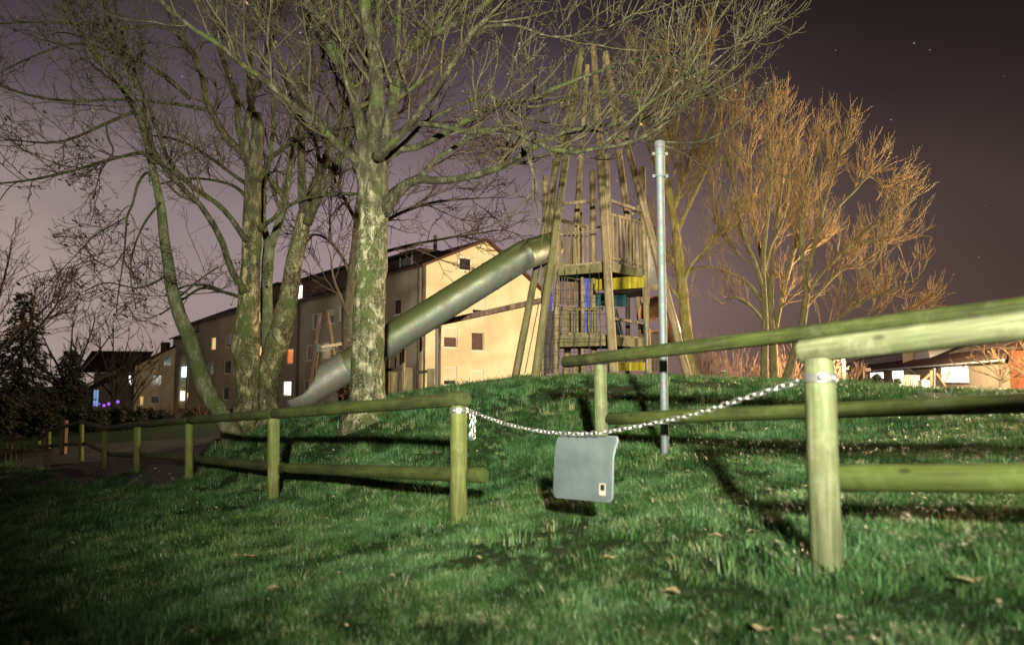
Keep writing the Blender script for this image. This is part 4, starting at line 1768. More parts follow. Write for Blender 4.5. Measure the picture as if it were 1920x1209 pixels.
terrace('far grey block with a cool lit window, where the long row ends', 354, 88, 322, 628,
        [(339, 686, 352, 708, 'lit_cool'), (337, 732, 347, 752, 'lit_white'), (349, 735, 353, 748, 'lit_warm')], None, 'wall_grey', 2.0, base=-3.6)

# yellow gabled house far left
yo = P(252, 713, 82)
yw = Wall((yo[0], yo[1], 0), np.array([1, .5, 0]))
yh = empty('gabled_house', 'small yellow gabled house with dark shuttered windows left of the far grey block', 'house', (yo[0], yo[1], -3.4))
yr = [yw.rect(*r) for r in ((284, 702, 304, 723), (282, 741, 300, 757), (308, 667, 322, 685), (262, 742, 270, 760))]
sE, _ = yw.loc(327, 700)
zl = yw.loc(252, 686)[1]
zrr = yw.loc(327, 651)[1]
m = MB()
yw.holes(m, sE, -3.4, zl, yr[:2] + yr[3:], .1)
m.add([yw.at(0, zl), yw.at(sE, zl), yw.at(sE, zrr)], [(0, 1, 2)])
iv = -yw.n * 9
m.add([yw.at(0, -3.4), yw.at(0, zl), yw.at(0, zl) + iv, yw.at(0, -3.4) + iv], [(0, 1, 2, 3)])
m.add([yw.at(sE, -3.4), yw.at(sE, zrr), yw.at(sE, zrr) + iv, yw.at(sE, -3.4) + iv], [(0, 1, 2, 3)])
m.build('wall', M['wall_yellow'], yh)
for r in yr[:2]:
    window(yw, yh, r, curtain=False, depth=.1, frame='pvc', fw=.1)
window(yw, yh, yr[3], glow='lit_warm', depth=.1)
a, b, c, d = yr[2]
m = MB()
yw.block(m, a, b, c, d, .004, .05)
m.build('window', M['glass_dark'], yh)
roof_slab(yw.at(-4.5, zl - 2.6), yw.at(sE + .1, zrr + .05), iv, .2, .25, 'roof', 'roof_dark', yh)
m = MB()
for pxc in (253, 310):
    q = ray_hit(pxc, 655 if pxc > 300 else 672, yw.o + iv * .4, yw.n)
    m.box(q, (.8, .8, 1.8))
m.build('chimney', M['roof'], yh)

# dark house beyond the hedges, one window glowing, festive lights in front
do = P(178, 713, 95)
dw_ = Wall((do[0], do[1], 0), np.array([1, .25, 0]))
dh = empty('dark_house', 'dark low house behind the far left shrubs with one small lit window', 'house', (do[0], do[1], -3.6))
rr = dw_.rect(241, 703, 250, 722)
rr2 = dw_.rect(175, 730, 186, 762)
sE2 = dw_.loc(254, 700)[0]
zt = dw_.loc(215, 700)[1]
m = MB()
dw_.holes(m, sE2, -3.6, max(zt, rr[3] + .3), [rr, rr2], .1)
m.build('wall', M['wall_grey'], dh)
window(dw_, dh, rr, glow='lit_white', depth=.1, mullions=1)
window(dw_, dh, rr2, glow='lit_blue', depth=.1, mullions=1)
m = MB()
p0, p1 = dw_.at(-2, max(zt, rr[3] + .3) + .02, .5), dw_.at(sE2 + 1, max(zt, rr[3] + .3) + .02, .5)
q0, q1 = p0 - dw_.n * 5 + [0, 0, 3.0], p1 - dw_.n * 5 + [0, 0, 3.0]
m.add([p0, p1, q1, q0, p0 + [0, 0, .2], p1 + [0, 0, .2], q1 + [0, 0, .2], q0 + [0, 0, .2]], [(3, 2, 1, 0), (4, 5, 6, 7), (0, 1, 5, 4), (1, 2, 6, 5), (2, 3, 7, 6), (3, 0, 4, 7)])
m.build('roof', M['roof_dark'], dh)
fs_ = empty('light_string', 'string of small purple lights strung along the dark garden at far left', 'fairy lights', P(205, 757, 70))
m = MB()
lp_ = [P(x, y, 70) for x, y in ((176, 759), (186, 757), (195, 760), (204, 757), (212, 755), (221, 753))]
m.tubes(catmull(lp_, 20)[None], np.full((1, 20), .015), 5)
m.build('wire', M['black'], fs_)
for k, p in enumerate(lp_):
    m = MB()
    r_ = .16 if k in (2, 3, 5) else .09
    m.tubes(np.array([p + [0, 0, -r_], p + [0, 0, -r_ * .7], p, p + [0, 0, r_ * .7], p + [0, 0, r_]])[None], np.array([[.01, r_ * .75, r_, r_ * .75, .01]]), 8)
    m.build('bulb', M['lit_purple'], fs_, True)

# ------------------------------------------------------------------ low house on the right with bright windows
ho = P(1902, 713, 44)
hd = np.array([.345, 1, 0])
hw = Wall((ho[0], ho[1], 0), hd)
lh = empty('low_house', 'long low house at right with white lit windows and panels on its roof', 'house', (ho[0], ho[1], .2))
hr_ = [hw.rect(*r) for r in ((1762, 685, 1815, 719), (1671, 693, 1704, 716), (1630, 697, 1656, 711))]
sH = hw.loc(1556, 700)[0]
zE = hw.loc(1820, 674)[1]
m = MB()
hw.holes(m, sH, -.4, zE, hr_, .12)
m.build('wall', M['wall_peach'], lh)
for k, r in enumerate(hr_):
    window(hw, lh, r, glow='lit_white', depth=.12, mullions=(2, 1, 1)[k], frame='fascia', fw=.10)
# front porch part with the door, turned towards the lawn
fd_ = Wall((ho[0], ho[1], 0), np.array([1, -.25, 0]))
m = MB()
dr = (1.0, 2.1, .25, 2.45)
fd_.holes(m, 2.9, -.4, zE, [dr], .12)
m.build('porch_wall', M['wall_peach'], lh)
window(fd_, lh, dr, glow='lit_white', depth=.12, mullions=1, frame='pvc', fw=.12)
m = MB()
fd_.block(m, 2.35, 2.75, -.3, zE - .1, .02, .3)
m.build('porch_post', M['white'], lh)
m = MB()
rise, run = 2.6, 5.5
e0, e1 = hw.at(-1.2, zE - .02, .75), hw.at(sH + 1, zE - .02, .75)
q0, q1 = hw.at(-1.2, zE + rise, -run), hw.at(sH + 1, zE + rise, -run)
th_ = np.array([0, 0, .14])
m.add([e0, e1, q1, q0, e0 + th_, e1 + th_, q1 + th_, q0 + th_], [(0, 1, 2, 3), (7, 6, 5, 4), (0, 4, 5, 1), (1, 5, 6, 2), (2, 6, 7, 3), (3, 7, 4, 0)])
rf = m.build('roof', M['roof'], lh)
m = MB()
m.bar(e0 + [0, 0, -.12], e1 + [0, 0, -.12], .12, .24)
m.build('fascia_board', M['fascia'], lh)
m = MB()
m.bar(hw.at(-1.2, zE - .32, .88), hw.at(sH, zE - .32, .88), .13, .12)
m.build('gutter', M['pvc'], lh)
for pxp in (1718, 1602):
    s = hw.loc(pxp, 700)[0]
    m = MB()
    m.tubes(np.array([hw.at(s - .3, zE - .35, .85), hw.at(s, zE - .7, .25), hw.at(s, zE - .9, .08), hw.at(s, -.3, .08)])[None], np.full((1, 4), .055), 8, True)
    m.build('downpipe', M['pvc'], lh, 'angle')


def on_roof(s, t, up_=.18):
    base_ = hw.at(s, zE - .02, .75)
    top_ = hw.at(s, zE + rise, -run)
    return base_ + (top_ - base_) * t + np.array([0, 0, up_])


for (pa, pb2) in ((1858, 1762), (1682, 1563)):
    sa, sb = hw.loc(pa, 660)[0], hw.loc(pb2, 680)[0]
    nn = max(4, int((sb - sa) / 1.7))
    for row in range(2):
        for k in range(nn):
            u0, u1 = sa + (sb - sa) * k / nn, sa + (sb - sa) * (k + .93) / nn
            t0_, t1_ = .22 + row * .30, .49 + row * .30
            m = MB()
            cs = [on_roof(u0, t0_), on_roof(u1, t0_), on_roof(u1, t1_), on_roof(u0, t1_)]
            dz = np.array([0, 0, .05])
            m.add(cs + [c + dz for c in cs], [(0, 1, 2, 3), (7, 6, 5, 4), (0, 4, 5, 1), (1, 5, 6, 2), (2, 6, 7, 3), (3, 7, 4, 0)])
            m.build('solar_panel', M['solar'], lh)
# rounded roof light between the panel fields
m = MB()
s = hw.loc(1722, 672)[0]
an = np.linspace(0, math.pi, 13)
arc = [hw.at(s - 3.2 * math.cos(a), zE + .55 + 1.25 * math.sin(a), -.3) for a in an]
arc2 = [p - hw.n * 3.5 for p in arc]
m.add(arc + arc2, [tuple(range(13))] + [(i, i + 13, i + 14, i + 1) for i in range(12)])
m.build('arched_dormer', M['white'], lh)

# taller house behind it with a pillared balcony
uo = P(1770, 713, 68)
uw = Wall((uo[0], uo[1], 0), np.array([1, .1, 0]))
ub = empty('balcony_house', 'taller cream house with a pillared balcony behind the low house roof', 'house', (uo[0], uo[1], 0))
zb, zt2 = uw.loc(1800, 660)[1], uw.loc(1800, 608)[1]
sW = uw.loc(1975, 640)[0]
m = MB()
uw.block(m, 0, sW, -.3, zb, -6, 0)
uw.block(m, 0, sW, zb + .003, zt2, -6, -1.6)
m.build('wall', M['wall_peach'], ub)
m = MB()
uw.block(m, -.5, sW + .5, zt2 + .003, zt2 + .5, -6.5, .5)
m.build('roof', M['roof'], ub)
for k in range(10):
    s = sW * (k + .3) / 10
    m = MB()
    uw.block(m, s, s + .28, zb + .003, zt2, -.35, -.05)
    m.build('pillar', M['wall_yellow'], ub)
m = MB()
uw.block(m, 0, sW, zb + .15, zb + .9, -.04, -.01)
m.build('balcony_front', M['plank_red'], ub)

oo = P(1908, 713, 42.5)
ow = Wall((oo[0], oo[1], 0), np.array([1, -.05, 0]))
ob = empty('orange_annex', 'orange rendered annex at the right edge beside the low house', 'annex', (oo[0], oo[1], .2))
zt3 = ow.loc(1915, 655)[1]
m = MB()
ow.block(m, 0, 7, -.3, zt3, -.7, 0)
m.build('wall', M['wall_orange'], ob)
m = MB()
ow.block(m, -.2, 7.4, zt3 + .003, zt3 + .16, -.9, .3)
m.build('roof', M['fascia'], ob)

# play equipment and garden bits in front of the low house
pf = empty('picket_fence', 'small pale picket fence in front of the low house windows', 'fence', ground_px(1700, 42))
gzp = float(H(17.3, 30))
for k in range(12):
    m = MB()
    a = P(1683 + k * 3.6, 703, 42)
    m.bar(np.array([a[0], 42, a[2] - 1.0]), a, .06, .02, (0, 1, 0))
    m.build('picket', M['white'], pf)
m = MB()
m.bar(P(1682, 706, 42.06), P(1727, 704, 42.06), .05, .07)
m.build('rail', M['fascia'], pf)
eq = empty('play_equipment', 'grey timber see-saw frame with slanting legs before the brightest window', 'play equipment', ground_px(1750, 38))
for (a, b, w, mt) in (((1752, 690), (1752, 730), .11, 'galv'), ((1746, 694), (1745, 730), .12, 'plank'), ((1756, 700), (1774, 727), .09, 'plank'), ((1744, 701), (1728, 716), .12, 'tower'), ((1780, 696), (1771, 718), .07, 'plank'), ((1762, 702), (1776, 704), .06, 'plank')):
    m = MB()
    m.log(P(*b, 38), P(*a, 38), w * .66, w * .66, 10, 6)
    m.build('strut', M[mt], eq, 'angle')
m = MB()
m.box(P(1732, 722, 38), (.4, .4, .55))
m.build('plinth', M['white'], eq)
sp = empty('short_post', 'short dark post with a box on top left of the low house windows', 'post', ground_px(1618, 40))
m = MB()
m.bar(P(1619, 722, 40), P(1619, 687, 40), .13, .13, (0, 1, 0))
m.build('post', M['fascia'], sp)
m = MB()
m.box(P(1625, 693, 40), (.36, .25, .2))
m.build('lamp_box', M['fascia'], sp)
st_ = empty('stub_post', 'short pale stub post on the mound crest between the tower and the golden trees', 'post', ground_px(1357, 14))
m = MB()
p = ground_px(1357, 14)
m.log(p - np.array([0, 0, .1]), np.array([p[0], p[1], P(1357, 695, 14)[2]]), .05, .05, 12, 5)
m.build('stub', M['fence_pale'], st_, 'angle')
m = MB()
m.tubes(np.array([P(1357, 695.3, 14), P(1357, 694.6, 14)])[None], np.array([[.056, .05]]), 12, True)
m.build('cap', M['white'], st_, 'angle')

pl = MB()
a, b = P(1700, 572, 60), P(2050, 525, 60)
s = np.linspace(0, 1, 24)[:, None]
w_ = a + (b - a) * s
w_[:, 2] -= 1.1 * np.sin(np.pi * s[:, 0])
pl.tubes(w_[None], np.full((1, 24), .012), 5)
o = pl.build('power_line', M['bark_dark'], None, loc=a)
tag(o, 'thin overhead wire crossing the dark sky above the low house', 'wire')


# ------------------------------------------------------------------ the lamps, all unseen
def added_lamp(spec, label, lens, side):  # one unseen lamp: post, head, lens and light
    x, y = spec['loc']
    g = float(H(x, y))
    root = empty('added_lamp', label, 'street lamp', (x, y, g))
    m_ = MB()
    m_.tubes(np.array([[x, y, g - .2], [x, y, g + 1], [x, y, spec['z'] + .55]])[None], np.array([[.08, .07, .045]]), 14, True)
    m_.build('pole', M['galv'], root, 'angle')
    m_ = MB()
    m_.tubes(np.array([[x, y, spec['z'] + .56], [x, y, spec['z'] + .50], [x, y, spec['z'] + .36], [x, y, spec['z'] + .33]])[None], np.array([[.05, .22, .24, .20]]), 18, True)
    hd_ = m_.build('lamp_head', M['pipe'], root, 'angle')
    m_ = MB()
    m_.tubes(np.array([[x, y, spec['z'] + .325], [x, y, spec['z'] + .27], [x, y, spec['z'] + .22]])[None], np.array([[.16, .14, .06]]), 16, True)
    sub(m_, 'lens', M[lens], hd_, True)
    ld_ = bpy.data.lights.new('lamp_light', 'POINT')
    ld_.energy = spec['power']
    ld_.color = spec['color']
    ld_.shadow_soft_size = .10
    lo_ = link(bpy.data.objects.new('lamp_light', ld_))
    lo_.parent = root
    lo_.location = (.26 * side[0], .26 * side[1], spec['z'] - g + .0)


x, y = KEY['loc']  # added key lamp: tripod and housing stand in for a hand-swept torch
g = float(H(x, y))
wl = empty('torch_stand_in', 'added white tripod lamp behind the viewer, standing in for a swept torch', 'stand-in lamp', (x, y, g))
for k in range(3):
    a = k * 2.094 + .5
    m = MB()
    m.tubes(np.array([[x + .6 * math.cos(a), y + .6 * math.sin(a) - .3, g], [x, y - .3, g + 1.3]])[None], np.array([[.015, .015]]), 8, True)
    m.build('leg', M['black'], wl)
m = MB()
m.tubes(np.array([[x, y - .3, g + 1.2], [x, y - .3, KEY['z']]])[None], np.array([[.02, .016]]), 8, True)
m.build('pole', M['black'], wl)
m = MB()
m.box((x, y - .25, KEY['z']), (.34, .10, .24))
hd_ = m.build('housing', M['pipe'], wl)
m = MB()
m.box((x, y - .19, KEY['z']), (.30, .012, .20))
sub(m, 'lens', M['lamp_white'], hd_)
ld_ = bpy.data.lights.new('lamp_light', 'SPOT')
ld_.energy, ld_.color, ld_.shadow_soft_size = KEY['power'], KEY['color'], .17
ld_.spot_size, ld_.spot_blend = R(KEY['cone']), 1.0
lo_ = link(bpy.data.objects.new('lamp_light', ld_))
lo_.parent = wl
lo_.location = (0, 0, KEY['z'] - g)
lo_.rotation_euler = (R(90 + KEY['aim']), 0, R(KEY['turn']))
added_lamp(SODIUM, 'assumed orange sodium street lamp, unseen beyond the mound to the right', 'lamp_sodium', (-.8, .0))
for spec, lab in ((GOLDEN_FILL, 'added short lamp on a post behind the golden trees to light them'), (HOUSE, 'assumed lamp on a post facing the long low house'), (ROW_FILL, 'lamp added before the grey terrace to light it, hidden behind the stout mottled trunk'), (FAR, 'assumed lamp near the yellow gabled house, hidden behind the bending mossy tree')):  # none of these is seen; put in to light nearby walls and trees
    q = P(spec['px'][0], spec['px'][1], spec['d'])
    spec['loc'], spec['z'] = (q[0], q[1]), q[2]
    added_lamp(spec, lab, 'lamp_sodium', (-.3, -.7))

# ------------------------------------------------------------------ trees
def grow(pts, rad, spacing, start, length, ang, trop, wig, K, ratio, rmin, r, tips=True, flat=0.0, shrink=.45, upb=0.0):
    """Side shoots for many parents at once. pts [T,J,3], rad [T,J]."""
    T, J, _ = pts.shape
    seg = np.linalg.norm(np.diff(pts, axis=1), axis=2)
    tot = seg.sum(1)
    cnt = np.maximum(1, np.round(tot * (1 - start) / spacing * (.7 + .6 * r.random(T)))).astype(int)
    par = np.repeat(np.arange(T), cnt)
    s = start + (1 - start) * r.random(len(par)) ** .85
    if tips:
        par = np.concatenate([par, np.arange(T)])
        s = np.concatenate([s, np.full(T, .985)])
    N = len(par)
    f = s * (J - 1)
    i = np.minimum(f.astype(int), J - 2)
    w = (f - i)[:, None]
    p = pts[par, i] * (1 - w) + pts[par, i + 1] * w
    rr = rad[par, i] * (1 - w[:, 0]) + rad[par, i + 1] * w[:, 0]
    t = pts[par, i + 1] - pts[par, i]
    t /= np.linalg.norm(t, axis=1, keepdims=True) + 1e-9
    q = r.normal(size=(N, 3))
    q[:, 2] = q[:, 2] * (1 - flat) + upb
    q -= (q * t).sum(1, keepdims=True) * t
    q /= np.linalg.norm(q, axis=1, keepdims=True) + 1e-9
    a = R(1) * (ang[0] + ang[1] * r.normal(size=N))
    if tips:
        a[-T:] *= .35
    d = t * np.cos(a)[:, None] + q * np.sin(a)[:, None]
    L = length * (.45 + .95 * r.random(N)) * (1 - shrink * s)
    L = np.minimum(L, tot[par] * 1.1 + .05)
    out = np.empty((N, K, 3))
    out[:, 0] = p
    step = (L / (K - 1))[:, None]
    for k in range(1, K):
        d = d + r.normal(size=(N, 3)) * wig + np.array([0, 0, trop])
        d /= np.linalg.norm(d, axis=1, keepdims=True)
        out[:, k] = out[:, k - 1] + d * step
    r0 = np.maximum(rmin * 1.25, np.minimum(rr * .85, rr * ratio * (.6 + .7 * r.random(N))))
    rad2 = r0[:, None] + (np.maximum(rmin, r0 * .35) - r0)[:, None] * np.linspace(0, 1, K)[None, :]
    return out, rad2


def tree(name, label, limbs, bark, twig, levels, seed, group=None, leaf=None, trunk_sides=16, knots=(), category='tree', limb_bark=None):
    """limbs: lists of (px, py, depth, width px); the first is the trunk."""
    r = np.random.default_rng(seed)
    J = 20
    LP, LR = [], []
    for lb in limbs:
        a = np.array([list(P(q[0], q[1], q[2])) + [q[3] / 2 / F * q[2]] for q in lb])
        c = catmull(a, J)
        LP.append(c[:, :3])
        LR.append(np.maximum(c[:, 3], .004))
    b = LP[0][0].copy()
    g = float(H(b[0], b[1]))
    base = np.array([b[0], b[1], g])
    root = empty(name, label, category, base, group)
    m_ = MB()
    # trunk with a flared foot
    c = catmull(np.array([list(P(q[0], q[1], q[2])) + [q[3] / 2 / F * q[2]] for q in limbs[0]]), 46)
    tp, tr = c[:, :3].copy(), c[:, 3].copy()
    if tp[0, 2] > g - .2:
        ext = np.array([tp[0] - (tp[1] - tp[0]) / np.linalg.norm(tp[1] - tp[0]) * (tp[0, 2] - g + .25)])
        tp = np.vstack([ext, tp])
        tr = np.concatenate([[tr[0] * 1.25], tr])
    hgt = tp[:, 2] - g
    tr = tr * (1 + .5 * np.exp(-np.maximum(hgt, 0) / .22))
    for (kh, ks) in knots:
        tr *= 1 + ks * np.exp(-((hgt - kh) / .16) ** 2)
    m_.tubes(tp[None], tr[None], trunk_sides, True, ripple=.09)
    tk = m_.build('trunk', M[bark], root, True)
    for p_, q_ in zip(LP[1:], LR[1:]):
        m_ = MB()
        m_.tubes(p_[None], q_[None], 9, True, ripple=.12)
        m_.build('limb', M[limb_bark or bark], root, True)
    P0, R0 = np.array(LP[1:] if len(LP) > 1 else LP), np.array(LR[1:] if len(LP) > 1 else LR)
    cur = [(P0, R0)]
    m_ = MB()
    tips_pts = None
    for li, lv in enumerate(levels):
        pp, rr_ = cur[-1]
        o_, r_ = grow(pp, rr_, lv['sp'], lv.get('start', .15), lv['len'], lv['ang'], lv.get('trop', .03), lv.get('wig', .16), lv['K'], lv.get('ratio', .55), lv.get('rmin', .004), r, lv.get('tips', True), lv.get('flat', 0), .45, lv.get('upb', 0))
        m_.tubes(o_, r_, lv.get('sides', 4 if li == 0 else 3))
        # resample to J points for the next level
        cur.append((o_, r_))
        tips_pts = o_
    m_.build('crown', M[twig], root, True)
    if leaf:
        mat, frac, size = leaf
        sel = r.random(len(tips_pts)) < frac
        pts = tips_pts[sel][:, -1]
        lm = MB()
        leaf_quads(lm, pts + r.normal(size=pts.shape) * .02 - np.array([0, 0, .02]), size, seed)
        lm.build('leaves', M[mat], root)
    return root


def levels_maple(k=1.0, rm=.0045):
    return [dict(sp=.22 / k, len=1.45, ang=(44, 14), trop=.06, wig=.13, K=9, ratio=.42, rmin=rm * 1.5, start=.22, sides=5, upb=.75),
            dict(sp=.18 / k, len=.75, ang=(46, 14), trop=.05, wig=.16, K=6, ratio=.55, rmin=rm * 1.0, start=.1, upb=.4),
            dict(sp=.14 / k, len=.34, ang=(48, 15), trop=.05, wig=.2, K=4, ratio=.7, rmin=rm * .85, start=.1, upb=.3)]


# the pale maple in front of the slide
dT = 11.0
T1 = [
    [(690, 795, dT, 66), (690, 750, dT, 62), (690, 640, dT, 60), (695, 520, dT, 57), (700, 400, dT, 56), (699, 340, dT, 60), (696, 298, dT, 66), (697, 272, dT, 60)],
    [(676, 318, dT, 30), (666, 298, dT - .2, 22), (631, 270, dT - .4, 17), (584, 222, dT - .7, 14), (545, 195, dT - .9, 13), (495, 149, dT - 1.1, 12), (459, 126, dT - 1.2, 11), (409, 83, dT - 1.4, 10), (360, 53, dT - 1.5, 9), (310, 10, dT - 1.6, 8), (270, -30, dT - 1.7, 6)],
    [(600, 236, dT - .6, 12), (598, 228, dT - .6, 12), (565, 179, dT - .6, 11), (538, 139, dT - .5, 10), (512, 73, dT - .4, 9), (485, 30, dT - .4, 8), (460, -30, dT - .4, 6)],
    [(682, 285, dT, 26), (679, 251, dT, 24), (666, 198, dT + .2, 20), (650, 139, dT + .4, 18), (630, 112, dT + .5, 16), (607, 66, dT + .6, 15), (588, 30, dT + .7, 14), (570, -10, dT + .8, 13), (548, -70, dT + .9, 10)],
    [(648, 135, dT + .3, 14), (646, 110, dT + .2, 13), (646, 83, dT, 12), (640, 33, dT - .1, 11), (641, -20, dT - .2, 10)],
    [(636, 112, dT + .4, 10), (620, 50, dT + .5, 8), (600, 17, dT + .6, 7), (570, -40, dT + .6, 5)],
    [(703, 285, dT, 40), (703, 258, dT, 34), (706, 182, dT, 30), (703, 99, dT, 28), (689, 50, dT - .1, 26), (684, 0, dT - .2, 24), (680, -90, dT - .3, 18)],
    [(705, 100, dT - .1, 18), (707, 80, dT - .1, 17), (711, 33, dT, 16), (712, -10, dT, 15), (716, -90, dT, 10)],
    [(722, 280, dT - .1, 26), (722, 261, dT - .1, 24), (736, 199, dT - .1, 21), (746, 152, dT, 20), (762, 106, dT, 18), (772, 93, dT, 16), (799, 76, dT + .1, 14), (845, 30, dT + .2, 13), (875, 0, dT + .3, 12), (930, -60, dT + .4, 8)],
    [(770, 94, dT, 15), (800, 70, dT - .2, 13), (832, 56, dT - .3, 12), (888, 26, dT - .5, 11), (918, 0, dT - .5, 10), (970, -40, dT - .6, 7)],
    [(763, 104, dT, 14), (785, 66, dT + .2, 13), (825, 23, dT + .4, 12), (845, 3, dT + .5, 11), (880, -50, dT + .5, 8)],
    [(748, 145, dT + .1, 13), (745, 110, dT + .2, 11), (746, 80, dT + .2, 10), (748, 33, dT + .1, 9), (749, -20, dT, 8)],
    [(706, 296, dT - .3, 22), (725, 280, dT - .5, 17), (759, 245, dT - .8, 14), (795, 199, dT - 1.1, 13), (828, 152, dT - 1.4, 12), (865, 93, dT - 1.7, 11.5), (891, 56, dT - 1.9, 11), (931, 20, dT - 2.1, 10), (960, -10, dT - 2.2, 9), (1010, -60, dT - 2.3, 6)],
    [(893, 56, dT - 1.9, 9), (931, 48, dT - 1.9, 7), (974, 50, dT - 2.0, 6), (1040, 70, dT - 2.0, 5), (1130, 55, dT - 2.1, 4), (1200, 20, dT - 2.1, 3)],
    [(735, 290, dT, 12), (765, 262, dT, 9), (799, 228, dT, 8), (858, 199, dT - .1, 7), (908, 179, dT - .2, 7), (934, 189, dT - .2, 6), (964, 212, dT - .3, 5.5), (1000, 225, dT - .3, 5), (1060, 238, dT - .4, 4), (1120, 250, dT - .5, 3)],
    [(735, 275, dT - .4, 14), (762, 236, dT - .7, 10), (785, 232, dT - .9, 11), (838, 238, dT - 1.2, 11), (870, 248, dT - 1.4, 11), (900, 247, dT - 1.5, 10), (937, 241, dT - 1.7, 10), (974, 251, dT - 1.9, 10), (993, 261, dT - 2, 10), (1036, 281, dT - 2.1, 9.5), (1082, 286, dT - 2.2, 9), (1125, 278, dT - 2.2, 8), (1172, 271, dT - 2.2, 7), (1221, 251, dT - 2.2, 6.5), (1258, 222, dT - 2.2, 6), (1285, 195, dT - 2.2, 5), (1330, 160, dT - 2.2, 4), (1395, 120, dT - 2.2, 3)],
    [(1115, 281, dT - 2.2, 6.5), (1172, 238, dT - 2.3, 6), (1211, 198, dT - 2.4, 5.5), (1271, 155, dT - 2.5, 5.5), (1304, 109, dT - 2.6, 5), (1327, 66, dT - 2.7, 4.5), (1370, 7, dT - 2.8, 4), (1400, -40, dT - 2.8, 3)],
    [(1270, 156, dT - 2.5, 4.5), (1320, 130, dT - 2.4, 4), (1370, 90, dT - 2.3, 3.5), (1420, 45, dT - 2.2, 3), (1450, 10, dT - 2.1, 2.2)],
    [(715, 310, dT, 20), (740, 284, dT - .1, 15), (785, 275, dT - .2, 13), (832, 251, dT - .4, 12.5), (871, 228, dT - .6, 12), (914, 205, dT - .8, 12), (951, 192, dT - .9, 11), (1000, 185, dT - 1, 10), (1026, 172, dT - 1.1, 9), (1069, 155, dT - 1.2, 7), (1132, 131, dT - 1.3, 6), (1205, 112, dT - 1.4, 4.5), (1290, 100, dT - 1.5, 3)],
    [(960, 196, dT - .9, 8), (1010, 200, dT - .8, 7), (1090, 178, dT - .7, 6), (1170, 172, dT - .6, 5), (1260, 180, dT - .6, 4), (1340, 170, dT - .6, 3)],
    [(712, 400, dT, 40), (730, 378, dT - .1, 27), (759, 347, dT - .2, 20), (789, 336, dT - .3, 17), (832, 340, dT - .4, 15), (881, 331, dT - .6, 14), (918, 321, dT - .7, 13), (957, 304, dT - .9, 12), (1003, 275, dT - 1.1, 11), (1043, 255, dT - 1.2, 10), (1076, 243, dT - 1.3, 8), (1158, 232, dT - 1.4, 6), (1225, 218, dT - 1.5, 5), (1291, 185, dT - 1.5, 4), (1350, 178, dT - 1.5, 3)],
    [(789, 333, dT - .3, 13), (805, 312, dT - .2, 11), (818, 298, dT - .1, 10), (851, 278, dT, 9), (881, 258, dT + .1, 8), (918, 248, dT + .2, 7), (970, 240, dT + .3, 5), (1040, 262, dT + .3, 4)],
    [(735, 200, dT, 10), (746, 185, dT, 9), (785, 155, dT + .1, 8), (832, 116, dT + .2, 7), (875, 79, dT + .3, 6), (930, 40, dT + .4, 5)],
    [(1040, 256, dT - 1.2, 6), (1110, 245, dT - 1.1, 5), (1180, 262, dT - 1.0, 4.5), (1240, 266, dT - 1.0, 4), (1310, 266, dT - 1.0, 3), (1375, 240, dT - 1.0, 2.4)],
]
tree('maple_tree', 'big pale flaky-barked maple standing in front of the steel tube slide', T1, 'bark_pale', 'twig_green', levels_maple(.80), 21, 'bare park trees', ('dry_leaf', .05, .024), 20, ((2.5, .10), (1.1, .04)), limb_bark='bark_limb')

